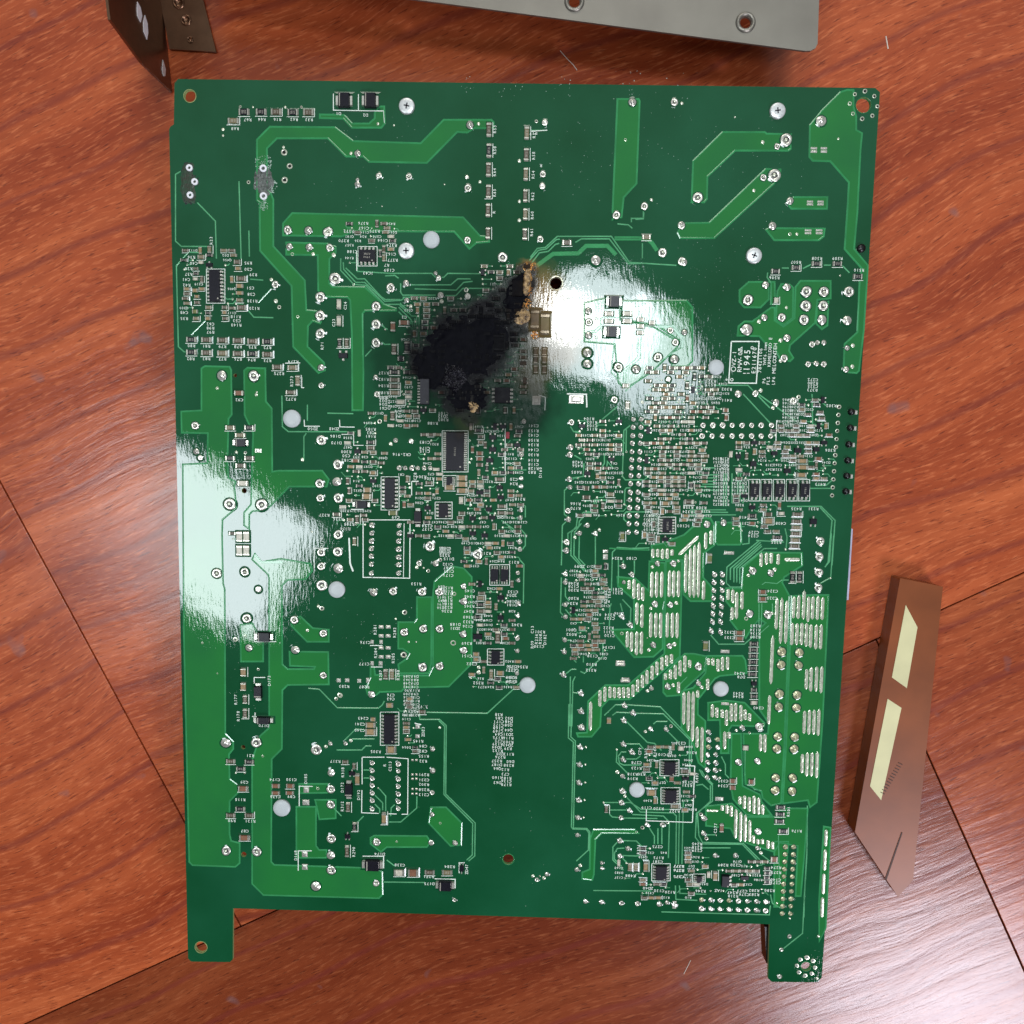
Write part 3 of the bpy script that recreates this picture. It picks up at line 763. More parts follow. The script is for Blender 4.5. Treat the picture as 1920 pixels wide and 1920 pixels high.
# ---- chips with rows of leads
def chip(k, x, y, w_, h_, n, sides='LR', label=None, outline=True, body='chip', mark=None, hg=.0019):
    X, Y = px(k, x, y); sc_ = K[k][2]; w_, h_ = w_ / sc_, h_ / sc_; s_ = mmpx(X, Y); c = at(X, Y)
    root = MB(); a, b2 = w_ / 2 * s_, h_ / 2 * s_
    root.box(c.x - a, c.x + a, c.y - b2, c.y + b2, ZB + .0002, ZB + hg, body, .06)
    root.lathe([(.0004, ZB + hg), (.0004, ZB + hg + .00002)], 'mark', 8, cx=c.x + a * .6, cy=c.y - b2 * .78)
    o = root.build('chip', board)
    if label: o['label'] = label
    ld = MB(); ll = 5.2 * s_
    for sd in sides:
        for i in range(n):
            t = (i + .5) / n * 2 - 1
            if sd in 'LR':
                cy = c.y + t * b2 * .97; wd = b2 / n * .52; sg = -1 if sd == 'L' else 1; e = c.x + sg * a
                x0, x1 = sorted((e - sg * .0001, e + sg * ll * .45)); ld.box(x0, x1, cy - wd, cy + wd, ZB + .0006, ZB + .0010, 'solder', .0)
                x0, x1 = sorted((e + sg * ll * .45, e + sg * ll)); ld.box(x0, x1, cy - wd * 1.1, cy + wd * 1.1, ZB + .0001, ZB + .0006, 'solder', .2)
            else:
                cx = c.x + t * a * .95; wd = a / n * .5; sg = -1 if sd == 'B' else 1; e = c.y + sg * b2
                y0, y1 = sorted((e - sg * .0001, e + sg * ll * .45)); ld.box(cx - wd, cx + wd, y0, y1, ZB + .0006, ZB + .0010, 'solder', 0)
                y0, y1 = sorted((e + sg * ll * .45, e + sg * ll)); ld.box(cx - wd * 1.1, cx + wd * 1.1, y0, y1, ZB + .0001, ZB + .0006, 'solder', .2)
    ld.build('lead_row', o)
    if mark:
        tm = MB()
        for i, ln in enumerate(mark): text(X, Y + (i - (len(mark) - 1) / 2) * 6.0, ln, 3.6, 180 if w_ >= h_ * .75 else 90, tm, 'mark', ZB + hg + .00003)
        tm.build('marking', o)
    gx = 7 if 'L' in sides else 2; gy = 7 if 'T' in sides or 'B' in sides else 2
    if outline: sline([(X - w_ / 2 - gx, Y - h_ / 2 - gy), (X + w_ / 2 + gx, Y - h_ / 2 - gy), (X + w_ / 2 + gx, Y + h_ / 2 + gy), (X - w_ / 2 - gx, Y + h_ / 2 + gy), (X - w_ / 2 - gx, Y - h_ / 2 - gy)], 1.2)
    occ(X, Y, w_ + 2 * gx, h_ + 2 * gy)
chip('e', 505, 835, 110, 320, 9, label='black narrow chip beside the left edge of the board')
chip('f', 370, 430, 170, 120, 4, 'TB', mark=['A78K', '2904'])
chip('j', 1245, 780, 185, 390, 20, label='largest black chip, just below the burn', mark=['M3062'])
chip('j', 595, 1200, 105, 310, 8); chip('j', 1130, 1370, 95, 145, 4); chip('j', 1190, 1075, 60, 85, 4)
chip('k', 1655, 1520, 100, 145, 5, mark=['JRC', '072'])
for xx in (820, 942, 1068, 1195, 1320): chip('l', xx, 1168, 88, 140, 2, 'TB', mark=['P781'])
chip('n', 1640, 415, 78, 130, 3, 'TB'); chip('n', 1740, 415, 78, 130, 3, 'TB'); chip('n', 1650, 1235, 90, 140, 4)
chip('r', 590, 245, 110, 310, 9); chip('s', 1680, 635, 115, 140, 5); chip('s', 1690, 915, 115, 140, 5); chip('s', 1595, 1680, 110, 150, 5)
chip('t', 635, 1545, 75, 120, 3, 'R', outline=False); chip('t', 375, 1525, 50, 60, 3)
chip('x', 235, 1500, 110, 310, 9, 'L', body='chipg', outline=False, label='grey sooted chip at the lower left of the burn')
chip('x', 1345, 265, 130, 190, 3, 'L', outline=False); chip('x', 1165, 1545, 190, 190, 4, 'LR', outline=False)

RES = '''
a 1045 1010 85 60 1200 1010 85 55 1335 1010 85 55 1485 1015 85 55 1625 1015 85 55 950 1090 90 50
b 1690 765 50 120 1690 975 50 120 1685 1165 50 120 1685 1385 50 120 1680 1570 45 115 1680 1800 45 100
c 255 800 50 110 250 1015 50 110 245 1210 45 110 240 1425 45 110 240 1610 45 100 235 1810 45 100
e 445 470 40 62 360 545 62 40 760 760 88 50 745 975 62 34 765 1050 85 50 720 595 58 45 310 660 44 28 310 712 48 30 320 1000 50 32 310 1160 55 36 435 1050 55 36 430 1105 50 32 595 1050 48 38 600 1160 48 34
e 262 1370 92 52 412 1372 92 52 572 1376 92 52 728 1380 92 52 872 1386 92 52 1022 1390 92 52 262 1496 92 52 412 1502 92 52 572 1506 92 52 728 1510 92 52 872 1512 92 52 1022 1518 92 52
e 1120 1645 90 50 1272 1650 90 50 1325 1780 45 90 1745 1405 42 80 1815 1405 42 80
i 1255 298 90 42 650 650 88 45 840 650 88 45 650 955 88 45 840 955 88 45 755 1030 95 45 750 725 95 42
h 885 590 66 42 1060 558 66 42 1235 525 70 42 1415 525 70 42 1590 635 70 46
f 635 1360 50 90 640 1590 90 42 640 1665 90 42 640 1730 90 42 640 1795 90 42 765 1340 55 100
j 400 690 75 38 400 745 75 38 985 1095 62 34 1475 1265 75 38 1710 1330 75 38 1710 1395 75 38 1690 1060 85 38 1480 570 70 35 1500 635 50 28 1500 690 50 28 60 1410 70 36 620 425 45 80 240 1680 36 75 265 1460 36 75
k 1870 1285 75 42 1090 1210 70 42
l 1250 1410 85 42 1245 1480 85 42 1240 1542 85 42 1235 1603 85 42 1230 1667 85 42 1225 1727 85 42 170 1285 85 48 800 1425 75 42 1050 1640 85 42 1480 390 60 34 1495 450 60 34 190 1120 40 60
m 800 1660 45 78 800 1800 45 84
q 655 570 80 45 840 575 80 45 755 645 80 45 750 1045 85 45 655 1110 80 45 840 1110 80 45 1800 575 55 36
r 175 1030 42 85 235 620 34 55 240 1225 40 76 165 1470 40 105 915 75 62 38 990 1680 86 48 1165 1680 90 50 845 430 50 26 845 470 50 26
n 1500 645 72 40 1500 710 72 40 1500 775 72 40 1470 835 55 34 1605 1410 40 84 1670 1040 50 105 550 1410 46 90 615 1410 46 90
p 1030 375 42 85 1090 375 42 85 700 945 66 38 697 997 66 38 695 1050 66 38 693 1102 66 38 690 1154 66 38 688 1206 66 38 700 1340 45 36 700 1395 52 36
s 1735 1020 80 40 1835 670 74 44 1450 650 60 34 1285 1630 44 70 1345 1630 44 70 1050 1050 36 66
t 1055 1425 52 30 1055 1472 52 30 1052 1518 52 30 1055 1562 52 30 1190 815 82 40 1185 885 82 40 1180 955 82 40 1215 1055 82 44
g 655 295 82 50 1450 240 76 48 343 1385 42 66 343 1462 42 66 343 1560 42 70 430 1385 42 66 430 1462 42 66 430 1560 42 70
'''
for k, (x, y, w_, h_) in table(RES, 4):
    X, Y = px(k, x, y); s_ = K[k][2]; part('resistor', X, Y, w_ / s_, h_ / s_, .0007, 2 if k in 'hpt' else random.choice((0, 0, 1, 2))); bracket(X, Y, w_ / s_, h_ / s_, random.random() < .35)
CAP = '''
e 745 835 66 42 0 745 905 66 36 0 730 660 55 34 0 300 880 50 38 0 320 940 45 30 0 300 1090 50 40 3 430 1160 50 34 0 595 1100 42 34 0 305 765 48 30 2 360 600 48 30 2 1740 1018 46 88 2 1740 1185 46 88 2
i 780 1205 95 52 2 740 305 84 48 1
z 449.5 1006 11.5 17 2 462.5 1006 11.5 17 2 449.5 1032 11.5 17 2 462.5 1032 11.5 17 2
f 625 1135 48 84 1 735 1095 92 46 1
j 1315 1045 94 54 0 1315 1108 94 54 0 1315 1172 94 50 0 1190 1140 92 50 0 370 1165 74 50 0 362 1230 84 58 0 625 1395 84 46 3 1305 1270 46 66 2 700 290 74 38 2 250 875 70 34 1 425 995 60 34 0 1490 800 60 40 1 1490 855 60 38 1 1490 915 60 38 4 1065 1180 34 50 0
k 1640 1300 74 40 0 1208 1630 42 80 3 1260 320 40 66 2 960 1030 34 50 0 850 1150 50 46 4 850 1240 70 40 4
l 960 1475 92 56 0 1300 875 92 42 0 1300 940 92 42 0 1290 1015 92 42 0 585 810 36 56 2 1150 740 62 38 3 960 1410 70 40 4 300 770 60 34 0 535 370 50 38 1 1090 1400 60 34 2 1460 855 66 40 1
m 785 1385 54 74 0 785 1530 54 74 0
q 780 840 90 56 1 795 1330 95 56 1 1105 815 72 44 1 1250 815 72 44 1 1105 885 72 38 1 1245 885 72 38 1
r 400 205 88 54 0 400 272 96 62 0 425 150 46 40 0 590 10 62 50 0 605 450 90 70 0 535 1140 44 110 0 685 1680 92 66 2 825 1682 92 74 1 270 750 44 104 0
n 1455 1205 55 38 0 1695 1395 66 48 0 1455 1260 50 34 0 590 715 5 5 0
p 775 500 56 34 1 775 560 56 34 1 575 850 62 34 1 575 900 62 34 1 320 215 42 74 3 285 965 42 74 3 700 1450 52 36 2
s 1500 880 84 62 0 1440 1620 44 92 0 1700 745 46 56 1 1795 440 54 46 2 1450 600 60 30 0 1075 165 44 56 0
t 535 1500 44 84 0 600 1025 42 76 1 710 552 56 46 1 710 618 56 46 1 895 560 46 46 1 840 222 52 50 2 1125 1335 62 56 1 470 1490 36 56 2
g 1075 1005 80 42 2 1255 1005 84 44 2 1075 1080 80 38 2 1255 1080 84 44 2 1390 1065 62 38 2 1390 1130 62 38 2 1385 1195 62 38 2 1505 1095 56 38 2 1240 1725 54 36 2
x 1555 635 105 200 4 1675 690 108 220 3 1120 915 130 180 3
h 890 840 40 44 2
'''
for k, (x, y, w_, h_, v_) in table(CAP, 5):
    if w_ < 6: continue
    X, Y = px(k, x, y); s_ = K[k][2]; part('capacitor', X, Y, w_ / s_, h_ / s_, .0012 if w_ * h_ > 3600 else .0008, int(v_))
    if random.random() < .6: bracket(X, Y, w_ / s_, h_ / s_, random.random() < .4)
DIO = '''
b 245 480 160 145 505 480 160 145
m 990 1030 180 95 935 1580 78 170 985 1862 190 72
r 420 1600 200 112 1145 1805 180 100 185 850 76 180
g 1125 888 150 115 1100 1188 150 110
j 310 1310 170 76 875 1440 76 180
i 755 800 150 80
f 705 1455 60 60
'''
for k, (x, y, w_, h_) in table(DIO, 4):
    X, Y = px(k, x, y); s_ = K[k][2]; part('diode', X, Y, w_ / s_, h_ / s_, .0022 if k != 'i' else .0012)
SOT = '''
e 1780 1530 90 75
j 1490 1190 70 60 1580 1360 60 60 1420 1450 64 60 1420 1600 64 60 1690 1140 60 56 1700 1240 60 56 1620 640 70 66 1620 760 70 66 1590 870 70 60 390 690 5 5 270 780 60 60 1540 1620 60 60
l 1410 1480 66 80 1255 770 70 70 1440 760 60 66 810 905 60 76 1150 975 66 66 1020 800 60 60 660 830 50 66 800 1340 60 60
n 1470 1030 90 80 1700 640 60 66 1700 840 56 66
r 215 690 60 56 170 1320 50 60 1310 1640 44 90
p 700 1285 46 50
t 830 1520 80 56 900 560 5 5
k 1100 860 60 50 860 1000 60 56
s 1840 740 70 40
'''
for k, (x, y, w_, h_) in table(SOT, 4):
    if w_ < 6: continue
    X, Y = px(k, x, y); s_ = K[k][2]; part('transistor', X, Y, w_ / s_ * 1.05, h_ / s_, .0010, rot=random.choice((0, math.pi)))
o = MB(); c = at(952, 816); o.box(c.x - .0009, c.x + .0009, c.y - .0017, c.y + .0017, ZB + .0001, ZB + .0012, 'red', .1); o.build('red_indicator', board); occ(952, 816, 8, 14)

JO = '''
b 1500 720 40 590 1225 32 890 1235 32 375 1310 30 375 1000 34 1480 1350 40 1470 1240 22 75 1790 45 1475 1870 38
c 1310 490 42 1730 490 38 435 695 34 415 1210 34 410 1330 34 1150 1620 42 1430 1530 38 1800 1720 38 390 1860 34
d 1245 1090 52 930 1260 56 850 1320 30 825 1580 58 725 1600 30 135 1780 48 965 1810 34
e 1225 275 42 1430 280 42 1635 285 42 1240 440 36 1440 445 38 1645 450 38 1700 760 60 1550 945 52 1550 1130 50 1550 1310 50 1560 1650 36 1560 1830 32 565 1730 56 885 1735 56 1100 820 36
i 645 1415 60 965 1420 58 300 630 40 310 890 32 350 950 30 1560 775 54 1725 1020 52 1715 1190 48 1730 1355 50 1545 1210 46 1550 1355 42 1730 1720 50
m 1725 185 50 1560 190 42 1560 330 42 1730 350 52 1565 520 56 515 400 48 795 385 46 815 850 46 835 1145 38 1290 865 44 1580 1000 40 1300 1165 46 1580 1420 36 930 560 36
n 995 130 50 1470 210 50 430 590 42 625 580 42 915 585 44 1085 585 42 1330 530 32 1330 680 38 735 990 42 925 955 42 1090 955 40 1325 1010 38 1330 1170 38 920 1340 44 1090 1330 42 410 1610 38 885 300 30 1050 300 32
h 800 705 32 985 725 34 650 835 44 1150 765 48 1300 765 46 1145 885 48 1295 885 46 1130 1005 46 1285 1005 44 1515 765 46 1500 1010 46 940 985 36 790 985 32 640 1090 52 985 1160 32 960 1335 32 1200 1215 28 1245 1200 22 1300 1200 24 1165 1385 26 1235 1380 26 1300 1385 28 1500 1245 26 1490 1430 28 85 505 38 80 200 32 860 200 38 565 1640 32 715 1635 32 890 1720 30 1040 1700 32
f 1050 600 22 1080 650 30 755 700 34 600 745 46 1100 820 34 1370 830 34 760 870 28 455 930 46 455 1110 46 455 1295 46 1720 440 50 1400 980 30 450 1640 26 465 1810 30
g 945 470 52 1610 395 48 1820 490 42 870 980 36 875 1090 36 870 1220 36 860 1395 46 860 1505 44 1690 1170 32 1740 1290 36 1565 1440 46 1730 1460 44 1170 1540 46 1345 1560 42 1830 1190 32 1670 1660 28
p 940 1015 40 1090 1020 40 935 1125 40 1085 1130 40 920 1375 40 1070 1383 40 915 1487 40 1065 1492 40 903 1740 40 1050 1743 40 898 1843 38 1045 1848 40
t 1140 522 46 1312 525 46 1135 648 46 1305 655 46 770 365 36 960 355 34 980 20 34 425 930 32 420 1080 26 965 1060 36 960 1225 26 540 1300 28 740 1300 28 55 1770 24
p 1270 68 38 1262 200 38 1257 333 38 1253 465 38 690 320 32 845 340 28 665 690 34 820 695 34 225 1140 32 225 1285 24 745 1655 34 600 1665 24
q 605 390 52 910 385 52 1510 455 54 1660 685 42 1655 850 44 1655 1005 44 1660 1345 46 1655 1510 46 1660 1660 46 1505 1820 54 610 1465 48 915 1475 48 1650 395 24
r 1020 450 28 1020 665 30 1015 885 26 1015 1105 26 1005 1385 30 1245 1390 28 460 1380 38 455 1790 34 150 395 24
s 795 70 28 800 235 38 785 430 28 780 605 28 775 785 28 772 960 28 768 1135 28 760 1310 24 1490 245 26 1645 250 26 1218 400 28 1305 480 28 1215 555 28 1210 720 26 1210 870 30 1200 985 28 1280 1065 28 1195 1135 26 1455 1205 26 1610 1205 26 1185 1365 28 1268 1445 28 1185 1520 28 1005 1590 20 1005 1640 20 755 1655 26 355 1755 24 455 1700 24
o 650 85 28 650 165 28 1220 330 30 1305 410 28 1205 830 30 1288 915 28 640 405 28 640 490 26 640 715 26 640 835 26 635 1065 26 630 1185 28 620 1415 30 165 395 22 170 470 22 170 700 26 165 825 24 160 1050 26 160 1175 24 155 1400 24 795 1600 30 795 1780 30 1230 1720 28 1315 1795 28 1225 1870 28 1560 300 30 1720 300 32 1535 705 32 1690 715 32 1520 1115 30 1680 1125 30 1500 1550 26 1660 1530 32 1225 490 22
k 700 490 30 690 740 32 685 815 32 680 1060 30 685 1140 28 665 1375 30 670 1460 30 655 1690 30 650 1775 30 780 1600 30 860 1520 26 940 1600 28 200 1050 26 200 1130 26 195 1365 26 190 1445 26 185 1685 26 185 1760 26 225 480 26 200 810 26 1130 265 38
l 835 200 32 665 205 34 1205 280 32 1040 290 34 350 1510 36 515 1495 36
v 1650 605 22
w 790 990 24 705 1130 24 685 1415 28
j 650 670 26 805 680 30
'''
BARE = [0]
for k, (x, y, r_) in table(JO, 3):
    X, Y = px(k, x, y); s_ = K[k][2]; r_ = r_ / s_; big = r_ > 7.5
    hgt = .0011 if big else .0009
    gold = (k == 'p' and x < 1100 and big) or (k == 't' and r_ > 8)
    part('solder_joint', X, Y, 1, 1, hgt, 3 if gold else (random.choice((5, 6, 5, 0)) if big else random.choice((0, 1, 2, 4, 5, 6))), rot=random.uniform(0, 6.28), o=False)
    it = ITEMS[-1]; rr = r_ * mmpx(X, Y); ITEMS[-1] = (it[0], it[1], X, Y, rr * random.uniform(.92, 1.06), rr * random.uniform(.92, 1.06), hgt, it[7], r_ * r_ * 4); occ(X, Y, 2 * r_, 2 * r_)
def joints(pts, r_, v=None, kind='solder_joint', h_=.0008, area=None):
    for (X, Y) in pts:
        ms = UM[kind]; rr = r_ * mmpx(X, Y) * random.uniform(.93, 1.06)
        ITEMS.append((kind, ms[(random.randrange(len(ms)) if v is None else v) % len(ms)], X, Y, rr, rr * random.uniform(.92, 1.08), h_, random.uniform(0, 6.28), r_ * r_ * 4)); occ(X, Y, 2 * r_, 2 * r_)
# pin headers
hd = []
for a, ys in ((0, (460, 540, 625, 700, 785, 865, 945, 1025, 1105, 1190, 1265, 1345, 1425, 1505, 1590)),):
    for i, y in enumerate(ys): x = 1320 - i * 3.5; hd += [px('k', x, y), px('k', x + 79, y)]
joints(hd, 4.9, 5)
joints([px('l', x, 520) for x in (310, 408, 505, 600, 700, 795, 890, 995)] + [px('l', x, 627) for x in (300, 400, 500, 600, 695, 795, 890, 985)], 5.4, 5)
joints([px('l', 1670 - i * 6.3, 335 + i * 80.5) for i in range(12)], 4.2, None, 'via', .0003)
joints([px('n', 405, y) for y in (80, 155, 230, 310, 400)] + [px('n', 678, y) for y in (80, 160, 240, 315, 400)], 4.8, 6)
joints([px('j', 410, y) for y in (1520, 1600)] + [px('j', 683, y) for y in (1525, 1600)], 4.8, 6)
joints([px('j', x, 948) for x in (685, 745, 810, 870, 935, 995)], 4.6, 6)
joints([px('r', 415, y) for y in (590, 665, 745, 815, 890, 965, 1050)] + [px('r', 676, y) for y in (600, 670, 750, 825, 900, 975, 1045)], 4.8, 6)
joints([px('p', x, y + d) for d in (0,) for (x, y) in ((365, 355), (432, 355), (360, 422), (430, 425), (358, 490), (430, 490), (355, 555), (427, 557), (352, 622), (422, 625), (350, 690), (418, 690), (345, 757), (415, 757), (335, 835), (415, 845))], 4.9, 5)
joints([px('t', x, y) for (x, y) in ((470, 65), (470, 140), (560, 140), (470, 215), (560, 215), (460, 290), (540, 290), (460, 365), (540, 370), (455, 440), (535, 445), (455, 520), (535, 520))], 4.8)
joints([px('t', 1240 - i * 3.7, 1215 + i * 74) for i in range(10)] + [px('t', 1322 - i * 3.7, 1215 + i * 74) for i in range(10)], 5.0, 3)
joints([px('t', 403 + i * 91.4, 1742 + i * 3) for i in range(8)] + [px('t', 400 + i * 91.4, 1830 + i * 3) for i in range(8)], 5.1)
joints([(1098, 1690), (1128, 1691), (1165, 1693), (1195, 1694), (1236, 1695), (1264, 1696)], 5.0)
joints([px('b', 375 + 0, 1265)], 4)
# vias
VI = '''
c 1805 500 17 350 680 18 180 1075 17 180 1480 17 180 1670 17 1240 865 16 1500 1465 16
e 1270 515 19 1478 515 19 1685 525 20 1060 770 18 1105 985 22 1140 1045 20 1325 1140 17 520 1860 12 915 1895 12 1160 1180 0
i 1370 970 20 520 255 18 910 320 18 710 895 16 800 900 16 1465 1690 10
m 1565 750 26 1530 730 18 1740 1615 22 1710 1655 18 800 1025 16 1420 970 18 930 1360 14 700 1060 22 370 1095 12 520 1400 9
n 1235 605 24 740 790 28 730 1215 30 1225 1095 28 95 1620 24 55 1655 19 860 340 18 975 375 20 930 345 10 1095 265 18 780 1085 12 855 1085 10 1480 1390 22 1480 1340 20 650 855 12
h 760 1610 18 1085 1665 18 745 1020 18 930 1355 18 980 900 14 1550 1225 18 1545 1405 18 930 1180 18 1440 625 9 1070 270 14 1010 270 14
s 845 430 12 840 605 12 838 785 12 832 960 12 822 1135 12 1440 275 18 1695 220 18 1160 680 20 1235 920 18 1410 1235 20 1660 1180 20 790 1615 19 315 1720 17 425 1740 17 385 1720 10 1350 1280 14 1155 455 11 1022 985 11
t 395 890 20 450 1130 20 995 1275 18 490 1655 9 620 1655 12 585 445 14 585 525 14 545 1095 9 880 75 14 800 20 26 750 50 16
o 1510 335 18 1770 275 16 1495 750 18 1750 695 18 1475 1165 18 1730 1105 18 1462 1575 18 1718 1515 17 1205 1000 20 1460 1045 8
p 655 360 17 880 310 17 635 730 18 855 685 16 255 1320 17 1358 383 9 20 950 18 35 597 16 10 1305 14 780 1640 16 600 440 9
q 975 520 14 1525 845 16 1605 425 18 705 690 10 795 690 10
r 200 365 20 1095 1190 13 1090 235 14 660 1375 12 475 840 8 1010 1040 10
j 600 705 19 490 480 24 730 210 12
l 890 170 19 1265 240 19 1010 345 20 610 1550 12 1135 1760 12 1210 465 12
k 735 1640 18 980 1565 18 1410 290 18 1230 1310 11 1250 785 11 1210 1030 9
f 800 930 20 1355 765 24 1110 880 22 1410 1350 12 545 1160 10 30 415 20 230 710 12
w 1085 1435 17 1100 990 16 660 640 12 795 800 12
d 720 1280 17 640 1715 15 1400 1250 12 470 1055 9
g 950 1055 18 950 1240 18 250 380 0
a 1010 960 12 1125 965 10 1415 965 12 1560 965 12 855 1165 14 855 1220 12 1400 1325 14 1405 1370 28 1455 1495 26 1410 1620 28 1085 1640 18
b 740 720 11 1245 1310 8 620 1530 8 1585 705 16 1600 1285 17 580 705 16 310 1000 15
'''
for k, (x, y, r_) in table(VI, 3):
    if r_ < 1: continue
    X, Y = px(k, x, y); joints([(X, Y)], r_ / K[k][2], 0, 'via' if random.random() < .35 or r_ > 22 else 'via_dot', .0003)
PAD = '''
n 505 935 50 34 575 935 50 34 505 1025 50 34 575 1025 50 34 415 1085 34 40 505 1085 34 40 505 1145 50 30 575 1145 50 34 505 1235 50 34 575 1235 50 34 415 1300 34 44 500 1300 40 44 80 1470 44 40 165 1470 44 40 285 1475 40 40 372 1470 36 50
q 1410 860 58 66 1405 985 66 54 1395 1500 60 66 1395 1630 60 60
d 1180 1335 62 22 1270 1335 62 22 1180 1365 62 22 1270 1365 62 22 1145 1815 60 20 1240 1815 60 20 1145 1840 60 20 1240 1840 60 20
h 1165 238 60 18 1260 238 60 18 1165 262 60 18 1260 262 60 18
r 870 225 44 44 868 322 44 40 818 560 26 22 858 560 26 22 818 705 24 22 858 705 24 22 818 748 24 22 858 748 24 22 818 850 24 22 858 850 24 22 818 897 24 22 858 897 24 22
i 930 880 70 40 770 700 12 12
o 1040 180 54 34 1040 235 50 54 1190 1285 90 26 1190 1312 96 30 1240 1475 96 30 1240 1450 80 16
p 490 168 84 28 455 1012 76 30 455 1460 70 26
t 580 735 84 40 130 1795 40 80
k 750 260 150 84 350 270 84 90
h 0 0 5 5
j 1030 1215 30 30
'''
for k, (x, y, w_, h_) in table(PAD, 4):
    if w_ < 6: continue
    X, Y = px(k, x, y); s_ = K[k][2]; part('solder_pad', X, Y, w_ / s_, h_ / s_, .0005)
random.seed(21)
for rc, n8 in (((1619, 197), 26), ((1511, 1812), 17)):
    for i in range(8):
        a = 2 * math.pi * (i + .5 * 0) / 8 + .1; joints([(rc[0] + n8 * math.cos(a), rc[1] + n8 * math.sin(a))], 4.2, 0, 'via', .0004)

# tinned strips on the power pours: x y0 y1 (photo pixels)
STR = '''1224 1029 1046 1233 1029 1045 1242 1029 1048 1251 1028 1048 1260 1030 1042 1222 1071 1121 1231 1071 1121 1240.5 1071 1121 1255 1069 1120 1263 1069 1120 1272 1069 1120
1220 1148 1196 1229.5 1148 1196 1238.5 1148 1197 1251 1148 1196 1260.5 1148 1196 1269.5 1148 1197 1179.6 1087 1105 1188.5 1085 1123 1197 1093 1126 1205 1100 1127 1194 1129 1171 1203.5 1132 1177
1176 1183 1214 1184 1184 1222 1193.5 1183 1229 1202.5 1183 1227 1124.7 1293 1325 1134 1287 1316 1143.5 1287 1309 1152 1288 1309 1160.7 1288 1309 1169 1288 1309 1177.8 1288 1309 1186.6 1283 1307
1195.4 1273 1298 1204.4 1265 1290 1213 1256 1283 1222.6 1247 1275 1231.6 1240 1266 1241 1231 1257 1249.8 1228 1249 1258.8 1226 1244 1107 1315 1371 1247.5 1262 1275 1257 1255 1274 1266 1246 1274
1275 1237 1268 1284 1228 1261 1293 1237 1252 1272 1278 1300 1285.6 1037 1112 1294 1026 1121 1301.8 1020 1122 1310 1015 1122 1319 1088 1125 1323 998 1030 1333 994 1021 1365 1104 1125 1373.8 1105 1131 1372.6 1138 1162
1381 1109 1161 1391 1108 1143 1427 1037 1063 1437 1036 1059 1446 1036 1057 1459 1038 1059 1456 1120 1181 1464.5 1120 1208 1474 1125 1208 1488 1118 1160 1497 1115 1161 1507 1107 1162 1515.5 1118 1167
1523.8 1117 1162 1533 1117 1163 1542 1119 1163 1485 1167 1210 1494 1168 1210 1503 1167 1210 1511.8 1168 1213 1520 1170 1215 1530 1170 1218 1539 1170 1218 1447 1190 1284 1442 1303 1359
1512 1254 1293 1520.5 1250 1297 1530.6 1249 1297 1540 1249 1300 1508 1332 1376 1517 1330 1378 1526 1330 1378 1534.6 1329 1380 1504 1413 1450 1513 1410 1456 1522 1410 1456 1531.6 1409 1459
1328 1234 1247 1336.6 1234 1248 1346 1235 1259 1354.5 1231 1258 1364 1231 1256 1326.7 1272 1294 1282 1296 1359 1290.6 1295 1372 1299 1295 1392 1308 1294 1308 1307 1362 1402 1316 1362 1430
1335.5 1320 1345 1344 1326 1346 1354 1330 1346 1362 1330 1361 1371 1318 1353 1379 1317 1353 1389 1321 1352 1397 1330 1350 1405.5 1337 1352 1358.7 1371 1405 1367 1372 1385 1426 1376 1409 1434 1376 1411
1387 1493 1508 1395.6 1491 1517 1404.6 1494 1522 1413.5 1491 1526 1422 1495 1527 1430 1508 1527 1354 1509 1520 1363 1509 1526 1371 1510 1531 1379.4 1516 1573 1388.4 1521 1579 1397 1527 1579 1405.5 1537 1579
1412.5 1566 1581 1420.8 1573 1583 1429.3 1573 1583 1439.8 1575 1591 1448.4 1578 1592 1548.5 1555 1587 1546.5 1592 1632 1544 1637 1677 1541.5 1682 1720'''
def strip(x0, y0, x1, y1, wd=6.9):
    p, q = at(x0, y0), at(x1, y1); c = (p + q) / 2; d = q - p; X, Y = (x0 + x1) / 2, (y0 + y1) / 2
    ITEMS.append(('tinned_strip', random.choice(UM['tinned_strip']), X, Y, wd * mmpx(X, Y), d.length, .00045, math.atan2(d.y, d.x) - math.pi / 2, 500)); occ(X, Y, abs(x1 - x0) + wd, abs(y1 - y0) + wd)
nums = [float(a) for a in STR.split()]
for i in range(0, len(nums), 3):
    x, y0, y1 = nums[i:i + 3]; sl = (1.0 if x > 1440 else .5) * (y1 - y0) * .04; strip(x + sl / 2, y0, x - sl / 2, y1)
strip(1272, 1041, 1310, 1005); strip(1470, 1049, 1500, 1049); strip(1324, 1520, 1347, 1520, 4.5)

